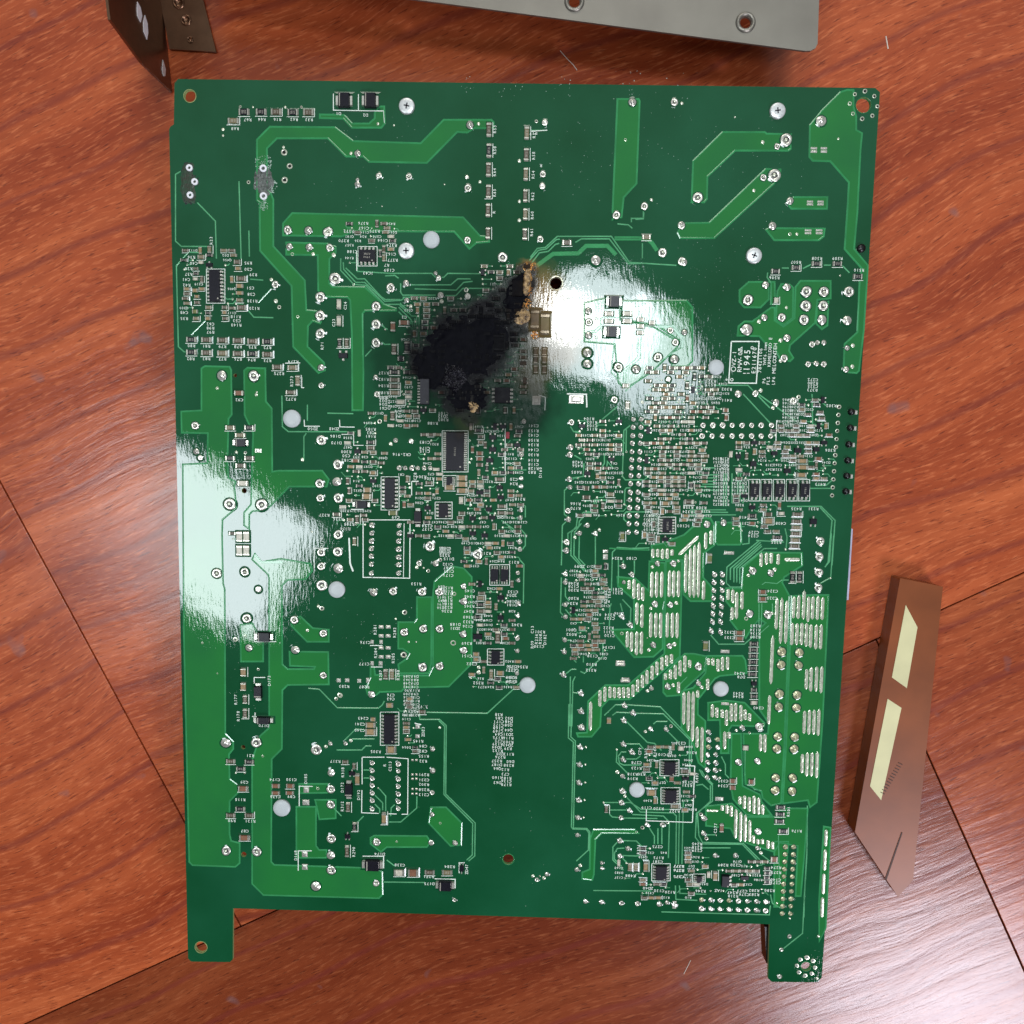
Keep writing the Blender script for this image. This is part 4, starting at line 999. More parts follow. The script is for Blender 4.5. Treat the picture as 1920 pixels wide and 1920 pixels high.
# ------------------------------------------------------------------ lettering and drawn lines on the board
T = '''e 262 1432 R80 412 1436 R81 572 1440 R79 728 1442 R78 872 1446 R75 1022 1450 R72 255 1562 R82 412 1562 R83 572 1564 R77 728 1566 R76 865 1572 R74 1022 1580 R73
e 262 548 R36 285 608 C40 235 662 R28 235 718 R37 210 770 C41 215 826 R42 830 605 R95 830 668 C30 880 722 R39 850 855 C51 860 918 C38 870 985 R138 890 1058 R120 190 1100 C48 190 1160 R35 705 1142 R118 715 1182 C53 710 1225 R140 452 1215 C62 452 1255 R98 452 1296 R97 1835 290 R373 1280 1592 R274 1138 1710 R275
i 1255 366 R272 740 372 C92 1475 662 ZD50 1690 662 ZD48 1700 736 D186 1710 802 D170 1590 1525 R327 1730 1565 R336 1840 1612 R329 1800 1660 R330
a 1078 1080 R67 1205 1078 R66 1345 1078 R16 1495 1078 R62 1630 1080 R33 965 1160 R68
b 185 605 D1 455 620 D2
f 325 102 R376 330 150 C167 180 180 R372 440 180 R375 130 275 R370 520 275 C166 610 322 R374 600 410 C162 620 470 R377 560 520 R7 585 570 C189 215 385 C188 375 600 IC43 735 1040 C3 530 1598 R127 530 1662 R182 530 1725 R184 530 1795 R186 525 1845 R85
j 530 240 2D33 525 275 D33 525 310 D34 525 350 C61 400 560 R185 400 595 C83 400 632 R161 710 812 CR2-916 905 1035 R304 985 1052 R306 650 1440 C69 1135 1750 C155 1135 1782 C133 1140 1815 R232 940 690 C183 940 750 C174 940 780 C115 155 785 R300 155 825 C50 160 870 C182 185 1510 R305 145 1555 R334 965 1525 C194 965 1560 C137 1830 1060 C20 1830 1105 R24 1020 500 R188 1125 400 C101 1125 430 2D32 1125 465 R303
k 320 525 C241 320 575 R153 320 620 C142 320 670 R158 320 715 R134 320 765 C144 320 815 R130 320 870 R114 320 912 C118 320 952 R128 305 990 R83 875 455 R104 905 490 R102 905 525 C104 905 560 R115 760 890 R428 760 925 R456 750 990 R605 740 1305 R166 740 1350 R170 1075 1340 D20 1155 1850 R224 1300 1850 C180 185 1258 R218 1820 1525 IC103
l 1405 65 C272 1405 100 R280 1405 133 C335 1400 168 R373 545 160 R302 545 270 R411 385 80 R325 385 115 R527 1590 325 R302 1580 770 R306 1480 1110 R413 720 1440 R418 720 1500 C319 1085 1500 C408 815 1590 C229 810 1625 C224 1240 1355 R435 1410 1355 R231 1040 1690 R355 330 1225 R361 290 1345 R308 160 1340 R358 155 1385 R324
n 345 1090 C176 335 1305 C177 135 1530 R283 335 1535 R287 600 1615 C76 600 1655 C63 410 570 Q 855 505 R153 1170 545 R159 1170 580 R158 1165 605 R157 1165 640 C116 1165 672 R185 1165 705 R184 1165 740 R235 1160 778 R236 1175 420 C171 1180 380 C181 1180 345 C187 1170 310 C132 1150 150 C155 1150 185 C133 1140 220 R232 1180 255 D115 1390 575 C145 1388 632 R346 1385 728 R345 1380 780 R347 1375 838 R360 1375 885 R323 1370 930 C126 1245 910 D188 1245 950 2D31 1360 1100 R369 1360 1225 C151 1410 1305 C222 1820 585 C153 1810 620 2D34 1810 680 D180 1810 715 D181 1860 915 R342 1810 1330 C170 1800 1365 C127 1800 1440 R254 1800 1485 C124 1475 1495 R352 920 1735 R196 1550 200 R213
o 125 290 R213 120 1335 C175 210 1335 R356 120 1370 C127 105 1440 R254 105 1480 C124 385 985 R301 780 330 ZD99 720 500 R248 720 530 C178 720 568 R230 720 650 R200 710 700 R234 1085 815 R214 1080 850 C123 1070 945 R322 1070 985 R311 1080 1022 C120 1075 1140 IC134 910 1225 C128 900 1310 R310 895 1368 R312 695 965 Q001 700 1010 R032 375 1130 C130 1160 560 C181 1160 595 R221
p 860 495 C324 855 555 C325 490 847 C332 490 893 C333 712 793 R283 712 828 R134 712 858 R136 712 888 R200 575 1200 R242 590 1230 D78 565 1372 R243 565 1398 R244 740 1495 C240
q 850 515 R21 790 780 C29 750 955 R118 665 1165 R90 850 1170 R121 795 1268 C87 985 215 D170 1095 755 C174 1260 755 C150 1100 925 C175 1260 925 C89 1700 572 R317
r 325 142 C243 290 200 C241 290 262 C240 920 25 R196 875 370 R145 925 420 C84 925 470 C82 930 520 R155 925 570 R32 932 705 R291 932 757 C231 932 803 R302 932 855 R258 932 905 C213 490 1498 D174 690 1608 C238 980 1725 R271 1190 1625 R284 985 1795 D175 450 475 R305
r 1680 105 R38 1685 140 C85 1680 175 C171 1677 210 C172 1675 240 C168 1672 272 C169 1680 303 C64 1672 335 R175 1678 368 C75 1668 400 R139 1665 432 2D44 1668 465 R152 1695 498 Q20 1695 530 R276 1660 568 R257 1660 605 D187 1665 645 Q66 1665 735 R160 1665 785 D63 1780 142 D52 1780 175 D48 1777 210 Q38 1778 260 Q44 1775 303 2D31 1775 340 R116 1775 380 R303 1775 410 2D43 1772 445 R39 1780 500 R113 1795 575 D60 1780 612 R258 1745 655 R12 1745 700 C73 1755 740 R187 1755 770 C136 1755 805 R178
s 1350 585 C278 1350 640 R123 1310 700 R318 1310 745 R319 1400 700 R30 1605 505 IC101 1790 390 C238 1900 485 R316 1560 1425 C275 1560 1575 C281 1570 1535 R175 1290 1715 R488 1860 780 C138 1855 812 R531 1570 1045 R320 1730 1070 R327 1450 1035 C119 1775 1620 R277 1775 1660 R276 1775 1725 C275 1465 1840 ZD40 1575 1865 C130 1685 1880 R120
t 615 555 C335 615 603 C334 1350 1055 R176 615 1395 R289 740 1395 C220 1145 1420 R274 1145 1470 R275 1140 1542 C140 1140 1572 C277 805 1655 C273 925 1650 R282 825 1690 C276 925 1690 R283 710 1670 R247 715 1705 R218 570 1650 IAZ 170 1408 R277 170 1450 R276 170 1510 C275 355 1185 R245 355 1220 R258 355 1250 C239 390 1655 R246 1080 1650 R280
h 1060 512 R507 1240 480 R508 1415 480 R509 1600 580 R510 875 645 R506
c 395 1125 R 320 800 R17
'''
for ln in T.strip().splitlines():
    q = ln.split(); k = q[0]
    i = 1
    while i + 2 < len(q):
        x, y, s_ = float(q[i]), float(q[i + 1]), q[i + 2]; X, Y = px(k, x, y); text(X, Y, s_, 5.6); occ(X, Y, 4.2 * len(s_), 6); i += 3
TV = '''b 1748 760 R53 1748 970 R58 1745 1190 R64 1745 1395 R65 1740 1590 R
c 328 810 R57 322 1025 R58 318 1215 R54 313 1430 R62 308 1620 R60 303 1790 R61
e 460 380 R23 1265 1785 R273 1800 1030 C24 1685 1200 C23 1570 1430 R71
j 690 390 R163 585 310 C141 845 1030 C78
m 705 1660 R177 730 1825 R178 1040 1470 D173 855 1010 D119 1565 90 D178
n 445 960 R281 640 990 R282 450 1195 R284 625 1245 R285 500 1415 R287 675 1415 R288 550 1410 R
k 390 990 D160
o 310 960 C13 350 1055 R236 390 1055 R208 435 1060 D182 308 1110 R09 1045 530 D210 1045 650 R208 1080 600 TR04
q 1405 745 D185 1305 1510 D168 1775 680 R318 1770 830 D172 1770 1020 R312 1885 1475 R290
r 925 275 ZD23 280 905 D192 540 610 R 595 620 C213 1360 1650 ZD47
s 1535 475 R144 1690 465 C218 1385 470 C79 1445 490 R312 1370 1450 R321
t 540 1025 C277 355 520 R497 1270 860 R501 85 265 C216'''
for ln in TV.strip().splitlines():
    q = ln.split(); k = q[0]
    for i in range(1, len(q) - 2, 3):
        X, Y = px(k, float(q[i]), float(q[i + 1])); text(X, Y, q[i + 2], 5.6, 90)
# big approval box, printed turned a quarter
def poly_s(k, pts, wd=1.6): sline([px(k, *p) for p in pts], wd)
poly_s('h', [(508, 1190), (745, 1190), (722, 1548), (485, 1545), (508, 1190)], 2.2)
for (X, Y, s_, sz) in ((1376, 672, 'VZ-1', 8), (1387, 675, 'RMW-07', 8.5), (1400, 676, '1945', 12), (1413.5, 676, 'E211670', 8), (1425, 676, '78421106', 6.5), (1434, 664, 'TWT6.1mm', 6), (1432, 714, 'P6', 6), (1443, 660, 'KRMELDEO E', 6.2), (1452, 672, 'MELCONTEH', 7), (1440, 714, 'PLS', 6), (1450, 714, 'LP6', 6)):
    text(X, Y, s_, sz, 90)
for (X, Y, r_) in ((1375, 692, 4.2), (1372, 712, 2.4), (1362, 712, 1.3), (1410, 652, 2.2)):
    n = 16; sline([(X + r_ * math.cos(2 * math.pi * i / n), Y + r_ * math.sin(2 * math.pi * i / n)) for i in range(n + 1)], 1.2)
sline([(1384, 656), (1391, 651), (1391, 660), (1384, 656)], 1.2); sline([(1393, 700), (1398, 700)], 1.3); sline([(1400, 700), (1405, 700)], 1.3)
occ(1412, 680, 100, 86)
poly_s('r', [(315, 530), (540, 530)]); poly_s('r', [(560, 530), (775, 545), (770, 1100), (710, 1100)]); poly_s('r', [(315, 530), (315, 800)]); poly_s('r', [(313, 860), (310, 1085), (480, 1092)]); poly_s('r', [(580, 1095), (660, 1098)])
poly_s('j', [(325, 1465), (795, 1465)]); sline([px('j', 325, 1470), px('n', 325, 440), px('n', 420, 440)], 1.8); sline([px('j', 795, 1470), px('n', 790, 448), px('n', 410, 440)], 1.8); sline([px('j', 735, 1500), px('n', 728, 440)], 1.3)
poly_s('s', [(1450, 1050), (1448, 1165), (1910, 1182)]); sline([px('t', 235, 402), px('t', 333, 405), px('t', 310, 965)], 1.8)
poly_s('b', [(135, 405), (135, 570), (385, 575)]); poly_s('b', [(385, 410), (385, 575), (630, 578)]); poly_s('m', [(1000, 1440), (890, 1440), (890, 1500)]); poly_s('m', [(900, 1790), (895, 1890), (915, 1890)], 2); poly_s('m', [(870, 1830), (925, 1830)], 2)
poly_s('m', [(890, 970), (890, 1080), (1110, 1082)]); poly_s('m', [(1630, 150), (1490, 148), (1490, 350)]); poly_s('q', [(1475, 822), (1340, 820), (1340, 1020)]); poly_s('q', [(1465, 1466), (1330, 1466), (1330, 1665)])
poly_s('r', [(320, 1520), (530, 1520), (530, 1640)], 1.8); poly_s('r', [(1040, 1745), (1245, 1750), (1245, 1840)], 1.8); poly_s('r', [(840, 190), (905, 205)], 2); poly_s('r', [(1340, 1585), (1285, 1585), (1285, 1690)])
poly_s('n', [(395, 1120), (520, 1120)]); poly_s('n', [(405, 1335), (520, 1335)]); poly_s('n', [(185, 45), (195, 300), (225, 380)], 3); poly_s('k', [(655, 205), (850, 210), (855, 340)], 2.6); poly_s('k', [(370, 215), (440, 240), (435, 370)], 1.6)
poly_s('j', [(205, 1360), (330, 1360)], 2); poly_s('j', [(110, 610), (230, 612), (232, 720), (330, 720)], 1.3); poly_s('j', [(90, 465), (92, 535), (240, 538)]); poly_s('i', [(1390, 570), (1392, 635), (1545, 636)])
poly_s('j', [(815, 1080), (880, 1080)], 2); poly_s('j', [(810, 1080), (810, 1220)]); poly_s('j', [(1745, 520), (1745, 1010)]); poly_s('j', [(1400, 1245), (1395, 1330)])
poly_s('l', [(1045, 470), (1035, 760)]); poly_s('f', [(260, 380), (262, 575)]); 
poly_s('c', [(300, 780), (460, 770)]); poly_s('b', [(635, 570), (645, 700)], 1); poly_s('e', [(1200, 1605), (1350, 1603)]); poly_s('e', [(1365, 1740), (1365, 1850), (1390, 1850)])

# ------------------------------------------------------------------ crowded zones: small parts on a grid, with their tiny prints and stub traces
micro = MB()
def cluster(x0, y0, x1, y1, cw=17, ch=9.5, fill=.8, vert=.15, tr=.15, seed=0, lab=.15):
    rnd = random.Random(seed); y = y0
    while y < y1:
        x = x0 + rnd.choice((0, 0, 3, 6))
        while x < x1:
            if rnd.random() < fill:
                r_ = rnd.random()
                if r_ < tr and free(x, y, 16, 14):
                    part('transistor', x, y, 12.5, 10, .0009, rot=rnd.choice((0, math.pi, math.pi / 2, -math.pi / 2)))
                elif r_ < tr + vert and free(x, y, 8, 15):
                    part(rnd.choice(('resistor', 'capacitor')), x, y, 6, 11.5, .0006, rnd.choice((0, 1, 2, 0, 4)))
                    if rnd.random() < .4: sline([(x + 4.6, y - 6), (x + 4.6, y + 6)], .9)
                elif r_ < tr + vert + lab and free(x, y, 14, 6):
                    text(x, y, rnd.choice('RCRCDQ') + str(rnd.randint(10, 460)), 4.6); occ(x, y, 14, 6)
                elif free(x, y, 13, 7.2):
                    part(rnd.choice(('resistor', 'resistor', 'capacitor')), x, y, 11.5, 5.8, .0006, rnd.choice((0, 1, 2, 0, 4, 0)))
                    if rnd.random() < .5: sline([(x - 6.4, y + 4.3), (x + 6.4, y + 4.3)], .9)
            else:
                a = x + rnd.uniform(-3, 3); b2 = y + rnd.uniform(-2, 2)
                if free(a, b2, 4, 4):
                    joints([(a, b2)], rnd.uniform(1.6, 2.3), 0, rnd.choice(('via', 'via_dot', 'via_dot')), .0002)
                    dx = rnd.choice((-1, 1)) * rnd.uniform(5, 14); pts = [(a, b2), (a + dx, b2)]
                    if rnd.random() < .6: pts.append((a + dx * 1.5, b2 + rnd.choice((-1, 1)) * abs(dx) * .6))
                    micro.ribbon([wpt(p) for p in pts], .0004, ZB, ZT + .00004, 'trace', top=.45)
            x += cw
        y += ch
Z = [(652, 812, 715, 955, 16, 9), (715, 850, 730, 900), (752, 890, 775, 960, 12, 8), (770, 880, 830, 960), (770, 962, 985, 1010, 15, 8.5), (880, 800, 985, 1000, 15, 8.6), (795, 815, 826, 885, 13, 9), (640, 950, 690, 990, 14, 8),
     (870, 1010, 975, 1065, 14, 8.5), (885, 1095, 975, 1210, 15, 8.5), (885, 1240, 975, 1290, 16, 8), (1085, 790, 1165, 970, 15, 8.8), (1215, 690, 1345, 780, 14, 8.2), (1212, 775, 1330, 990, 13.5, 8), (1208, 1003, 1280, 1020, 13, 8),
     (1340, 720, 1370, 800, 15, 9), (1385, 830, 1545, 900, 14.5, 8.4), (1450, 790, 1560, 880, 14, 8.6), (1500, 750, 1555, 860, 14, 9), (1380, 930, 1470, 985, 15, 8.5), (1385, 960, 1460, 1000, 16, 9),
     (1075, 1062, 1140, 1235, 13.5, 8.2), (733, 690, 790, 800, 15, 9), (690, 775, 740, 800, 15, 9), (762, 1310, 780, 1410, 12, 7.6), (1214, 1400, 1300, 1520, 14, 8.4), (1205, 1590, 1255, 1690, 13, 8.4), (1290, 1590, 1325, 1690, 13, 8.4),
     (1350, 1615, 1445, 1680, 13, 8.6), (1160, 1618, 1195, 1650, 13, 9), (760, 560, 985, 780, 17, 11), (905, 500, 990, 600, 16, 11), (655, 420, 745, 500, 13, 8), (345, 470, 400, 605, 14, 9), (420, 470, 450, 600, 15, 9), (430, 1000, 440, 1010)]
for i, q in enumerate(Z):
    cw, ch = (q[4], q[5]) if len(q) > 4 else (16, 9)
    low = q[0] in (760, 905) and q[1] in (560, 500)
    cluster(q[0], q[1], q[2], q[3], cw, ch, .55 if low else .8, seed=i + 40, lab=.03 if low else .13)
# columns of reference numbers printed away from their parts
rnd = random.Random(5)
for (x, y0, y1, n) in ((765, 1268, 1345, 2), (828, 1100, 1140, 1), (1345, 860, 950, 2), (1358, 865, 900, 1), (1380, 900, 930, 2), (1215, 960, 1005, 2), (1475, 750, 800, 2), (1240, 1000, 1300, 0), (1160, 1150, 1155, 1)):
    for c_ in range(n):
        y = y0
        while y < y1:
            text(x + c_ * 13, y, rnd.choice('RCRD') + str(rnd.randint(10, 390)), 5.0); y += 6.6
silk.build('silkscreen_print', board, kind='stuff'); micro.build('fine_traces', board, kind='stuff')

# ------------------------------------------------------------------ set the small parts down
from collections import defaultdict
byk = defaultdict(list)
for it in ITEMS: byk[it[0]].append(it)
HZ = {'via': ZB, 'via_dot': ZB}
def xform(it):
    _, me, X, Y, sx, sy, h_, rot, _a = it; c = at(X, Y)
    return Matrix.Translation((c.x, c.y, ZB)) @ Matrix.Rotation(rot, 4, 'Z') @ Matrix.Diagonal((sx, sy, h_, 1))
for kind, its in byk.items():
    its.sort(key=lambda q: -q[8])
    for it in its[:300]:
        ob = bpy.data.objects.new('via' if kind == 'via_dot' and len(byk['via']) + len(its) < 300 else kind, it[1]); C.objects.link(ob); ob.parent = board; ob.matrix_local = xform(it)
    if len(its) > 300:
        mb = MB()
        for it in its[300:]:
            me = it[1]; X = xform(it); k0 = len(mb.v); mb.v += [tuple(X @ v.co) for v in me.vertices]
            names = [m_.name for m_ in me.materials]; idx = [mb.mi(me.materials[i]) for i in range(len(me.materials))]
            for p in me.polygons: mb.f.append(tuple(k0 + a for a in p.vertices)); mb.m.append(idx[p.material_index])
        mb.build('small_%ss' % kind, board, kind='stuff')

# ------------------------------------------------------------------ screws and nylon posts
def screw(X, Y, r_):
    c = at(X, Y); rr = r_ * mmpx(X, Y); mb = MB(); z = ZB
    mb.lathe([(rr * .98, z), (rr, z + .0006), (rr * .96, z + .0011), (rr * .85, z + .0013), (rr * .45, z + .00135)], 'zinc', 32, cx=c.x, cy=c.y)
    o = smooth(mb.build('screw', board)); o.data.materials.append(M['black'])
    cm = MB(); a0 = random.uniform(0, 1.5)
    for q in (0, math.pi / 2):
        d = Vector((math.cos(a0 + q), math.sin(a0 + q))) * rr * .36
        cm.ribbon([(c.x - d.x, c.y - d.y), (c.x + d.x, c.y + d.y)], rr * .17, z + .00136, z + .00138, 'under', top=.9)
    cm.build('cross_recess', o)
for q in ((763, 200, 15), (762, 471, 15), (1457, 209, 15), (1413, 480, 15)): screw(*q)
def post(X, Y, r_):
    c = at(X, Y); rr = r_ * mmpx(X, Y); mb = MB(); z = ZB
    mb.lathe([(rr, z), (rr, z + .0008), (rr * .95, z + .0011), (rr * .5, z + .00125), (rr * .02, z + .0013)], 'post', 36, cx=c.x, cy=c.y); smooth(mb.build('nylon_post', board))
for q in ((809, 450, 15.5), (548, 785, 16.5), (632, 1105, 15.5), (989, 1284, 15), (529, 1514, 16), (1351, 1291, 14.5), (1194, 1480, 14.5), (1342, 689, 14.5)): post(*q)
# plated ring round the mounting hole, rims of the others
def ring(X, Y, r0, r1, m, nm='hole_rim', h_=.00022):
    c = at(X, Y); k = mmpx(X, Y); mb = MB(); n = 32; pr = [(r1, 0), (r1 * .97, h_), (r0 * 1.06, h_), (r0, -.0015)]; vs = []; fs = []
    for (r_, z) in pr: vs += [(c.x + math.cos(2 * math.pi * i / n) * r_ * k, c.y + math.sin(2 * math.pi * i / n) * r_ * k, ZB + z) for i in range(n)]
    for a in range(3):
        for i in range(n): j = (i + 1) % n; fs.append((a * n + i, a * n + j, (a + 1) * n + j, (a + 1) * n + i))
    mb.add(vs, fs, m); smooth(mb.build(nm, board))
ring(1042.5, 531, 10.6, 14.5, 'tin'); ring(356, 180, 10.6, 12.2, 'fibre'); ring(1619, 197, 13.6, 15, 'edge'); ring(377, 1776, 10.7, 12, 'fibre'); ring(953, 1611, 9.8, 11.5, 'edge'); ring(1511, 1812, 8.7, 10, 'edge')
for (X, Y, r_) in ((494, 316, 3.3), (494.5, 368, 3.3), (355.5, 315, 2.6), (365.5, 341, 2.6), (357, 366, 2.6)): ring(X, Y, r_, r_ + 3.6, 'bright', 'solder_ring', .0007)
# black pin ends along the right edge
for (x, y) in ((1790, 385), (1780, 545), (1765, 710), (1755, 870), (1745, 1025), (1735, 1180)):
    X, Y = px('l', x, y); c = at(X, Y); mb = MB(); rr = 6.5 * mmpx(X, Y)
    mb.lathe([(rr, ZB), (rr, ZB + .0003), (rr * .75, ZB + .0014), (rr * .02, ZB + .0016)], 'black', 16, cx=c.x, cy=c.y); smooth(mb.build('black_pin', board))
    c = at(X + 9, Y + 1); mb = MB(); mb.box(c.x - .0007, c.x + .0007, c.y - .0011, c.y + .0011, ZB, ZB + .0006, 'solder', .3); mb.build('pin_solder', board)
c = at(1614, 466); mb = MB(); mb.lathe([(.0020, ZB), (.0019, ZB + .0010), (.0003, ZB + .0012)], 'black', 16, cx=c.x, cy=c.y); smooth(mb.build('black_pin', board))
# flux smears round the two desoldered connectors
def crust(name, pts, n, size, m, hmax, seed, kind='stuff', z=ZB):
    """pile of tiny irregular crumbs"""
    rnd = random.Random(seed); mb = MB()
    for _ in range(n):
        cx, cy, r_ = rnd.choice(pts); a = rnd.uniform(0, 6.28); d = r_ * rnd.random() ** .6; X, Y = cx + d * math.cos(a), cy + d * math.sin(a)
        c = at(X, Y); s_ = size * rnd.uniform(.4, 1.4) * MM; h_ = hmax * rnd.uniform(.3, 1) * MM; k = rnd.randint(4, 6); ph = rnd.uniform(0, 6)
        vs = [(c.x + math.cos(ph + 6.283 * i / k) * s_ * rnd.uniform(.5, 1), c.y + math.sin(ph + 6.283 * i / k) * s_ * rnd.uniform(.5, 1), z) for i in range(k)]
        vs.append((c.x + rnd.uniform(-.3, .3) * s_, c.y + rnd.uniform(-.3, .3) * s_, z + h_)); mb.add(vs, [(i, (i + 1) % k, k) for i in range(k)], m)
    return mb.build(name, board, kind=kind)
crust('flux_residue', [(494, 305, 16), (494, 345, 17), (505, 350, 15), (494, 385, 10)], 420, .42, 'dust', .25, 1)
crust('flux_residue', [(352, 318, 14), (362, 340, 13), (356, 372, 13)], 160, .38, 'chipg', .22, 2)
crust('flux_residue', [(494, 340, 12)], 60, .7, 'ash', .15, 3)
crust('dust_specks', [(1250, 280, 110), (1100, 300, 80), (1350, 500, 90), (700, 300, 120), (1400, 330, 110), (420, 1300, 70), (900, 1500, 250), (700, 1180, 90)], 420, .17, 'dust', .06, 4)
crust('scratches', [(880, 163, 20), (960, 170, 26), (1050, 165, 30), (1170, 163, 40), (1280, 162, 40), (505, 470, 15)], 70, .22, 'dust', .04, 5)

# ------------------------------------------------------------------ burn
def lump(name, cx, cy, rx, ry, hgt, freq, m, seed, n=60, rot=0):
    mb = MB(); c = at(cx, cy); k = mmpx(cx, cy); vs = []; fs = []; off = Vector((seed * 7.3, seed * 3.1, 0))
    ca, sa = math.cos(rot), math.sin(rot)
    for j in range(n + 1):
        for i in range(n + 1):
            u_, v_ = i / n * 2 - 1, j / n * 2 - 1; x, y = u_ * rx * k, v_ * ry * k; x, y = x * ca - y * sa, x * sa + y * ca
            q = Vector((x, y, 0)) * 1000; rag = .32 * noise.noise(q * .28 + off)
            e = max(0, 1 - (u_ * u_ + v_ * v_) ** .5 - rag * .9)
            h_ = min(1, e * 2.4) * (.35 + .65 * abs(noise.turbulence(q * freq + off, 3, False)))
            h_ += min(1, e * 3) * .10 * noise.noise(q * freq * 3.3 + off)
            vs.append((c.x + x, c.y + y, ZB - min(.0003, hgt * .12 * MM) + h_ * hgt * MM))
    for j in range(n):
        for i in range(n): a = j * (n + 1) + i; fs.append((a, a + 1, a + n + 2, a + n + 1))
    mb.add(vs, fs, m); return smooth(mb.build(name, board))
lump('charred_crust', 866, 655, 74, 62, 1.3, .07, 'charm', 1, 90); lump('charred_crust', 852, 708, 26, 30, 2.6, .55, 'char', 2, 80); lump('charred_crust', 812, 688, 40, 44, 1.0, .09, 'charm', 3, 60)
lump('charred_crust', 905, 632, 52, 40, 1.0, .09, 'charm', 4, 60, .5); lump('charred_crust', 966, 556, 22, 46, 1.2, .12, 'charm', 5, 60, -.25); lump('charred_crust', 878, 745, 40, 30, 1.2, .15, 'charm', 6, 60)
lump('burnt_rim', 987, 530, 9, 34, 1.4, .7, 'ash', 7, 50, -.1); lump('burnt_rim', 979, 592, 17, 18, 1.5, .8, 'ash', 8, 50); lump('burnt_rim', 888, 762, 15, 12, 1.2, .6, 'ash', 9, 40)
lump('flux_patch', 494, 343, 20, 34, .5, .9, 'fluxp', 11, 40); lump('flux_patch', 352, 345, 16, 44, .4, .9, 'fluxd', 12, 40)
crust('charred_flakes', [(868, 662, 90), (905, 628, 70), (812, 690, 55), (948, 590, 46), (870, 745, 50), (850, 708, 26), (940, 700, 60)], 90, .5, 'charm', .4, 6)
crust('molten_beads', [(989, 500, 9), (990, 520, 9), (990, 545, 10), (980, 590, 17), (1003, 628, 8), (987, 570, 11), (1000, 500, 8)], 700, .34, 'spark', .5, 7)
crust('glint_flakes', [(850, 700, 15), (850, 718, 13), (862, 705, 12)], 150, .25, 'glint', .9, 9, z=ZB + .0010)  # pale flakes set into the crust in place of its glints
crust('glint_flakes', [(852, 700, 22), (850, 722, 16), (850, 715, 14), (868, 690, 14), (848, 712, 18), (930, 600, 35), (800, 610, 25), (905, 745, 20), (1000, 510, 10)], 210, .26, 'glint', .5, 8)

# ------------------------------------------------------------------ what shows of the board's underside
def under(nm, x0, x1, y0, y1, z0, m, z1=ZB - .0018):
    mb = MB(); a, b2 = at(x0, y1), at(x1, y0); mb.box(a.x, b2.x, a.y, b2.y, z0, z1, m); o = mb.build(nm, board); bv = o.modifiers.new('e', 'BEVEL'); bv.width = .0004; return o
def under_q(nm, pts, z0, m, z1=ZB - .0018):
    mb = MB(); mb.poly([[wpt(p, z1) for p in pts]], z0, z1, m, bottom=True); return mb.build(nm, board)
under_q('edge_connector', [(1582, 985), (1599, 992), (1591, 1125), (1570, 1125)], ZB - .009, 'lav')
under_q('socket_strip', [(1500, 1590), (1556.5, 1562), (1549.5, 1732), (1500, 1738)], ZB - .012, 'black')
under_q('socket_strip', [(1434, 1738), (1480, 1738), (1480, 1808), (1437, 1806)], ZB - .010, 'black')
for (x0, x1, y0, y1) in ((420, 560, 1000, 1300), (700, 900, 1100, 1300), (1150, 1300, 1200, 1500), (620, 760, 350, 560), (1250, 1420, 300, 520)):
    under('transformer', x0, x1, y0, y1, .0005, 'under')
for (x, y) in ((1100, 620), (1200, 900), (900, 900), (620, 1500), (1420, 1350), (480, 600), (840, 1550)):
    c = at(x, y); mb = MB(); mb.lathe([(.0001, .0006), (.0120, .0006), (.0125, .0016), (.0125, ZB - .0020), (.011, ZB - .0018)], 'under', 28, cx=c.x, cy=c.y); smooth(mb.build('electrolytic_can', board))

# ------------------------------------------------------------------ steel chassis behind the board
ch = thing('steel_chassis', 'bent steel chassis sheet with punched holes behind the top edge of the board', 'metal chassis')
ZC = .037
def hole_loop(X, Y, r_, z=ZC, n=28): c = at(X, Y, z); k = (at(X + 1, Y, z) - at(X, Y, z)).length; return [(c.x + r_ * k * math.cos(2 * math.pi * i / n), c.y + r_ * k * math.sin(2 * math.pi * i / n)) for i in range(n)]
out = [(300, -64), (1510, 95.5), (1520, 95), (1529, 90), (1533, 82), (1545, -260), (300, -420)]
HC = [(1398, 42, 10.5), (1077, 3, 10.5), (760, -38, 10.5)]
mb = MB(); mb.poly([[wpt(p, ZC) for p in out]] + [hole_loop(*h) for h in HC], ZC - .0012, ZC, 'steel', 'steel', bottom=True); mb.build('cover_sheet', ch)
for h in HC:
    c = at(h[0], h[1], ZC); k = (at(h[0] + 1, h[1], ZC) - at(h[0], h[1], ZC)).length; mb = MB(); n = 32; vs = []; fs = []
    pr = [(19 * k, 0), (17 * k, .0009), (13.5 * k, .0010), (10.8 * k, .0002), (10.2 * k, -.0014)]
    for (r_, z) in pr: vs += [(c.x + math.cos(2 * math.pi * i / n) * r_, c.y + math.sin(2 * math.pi * i / n) * r_, ZC + z) for i in range(n)]
    for a in range(4):
        for i in range(n): j = (i + 1) % n; fs.append((a * n + i, a * n + j, (a + 1) * n + j, (a + 1) * n + i))
    mb.add(vs, fs, 'steel'); smooth(mb.build('pressed_collar', ch))
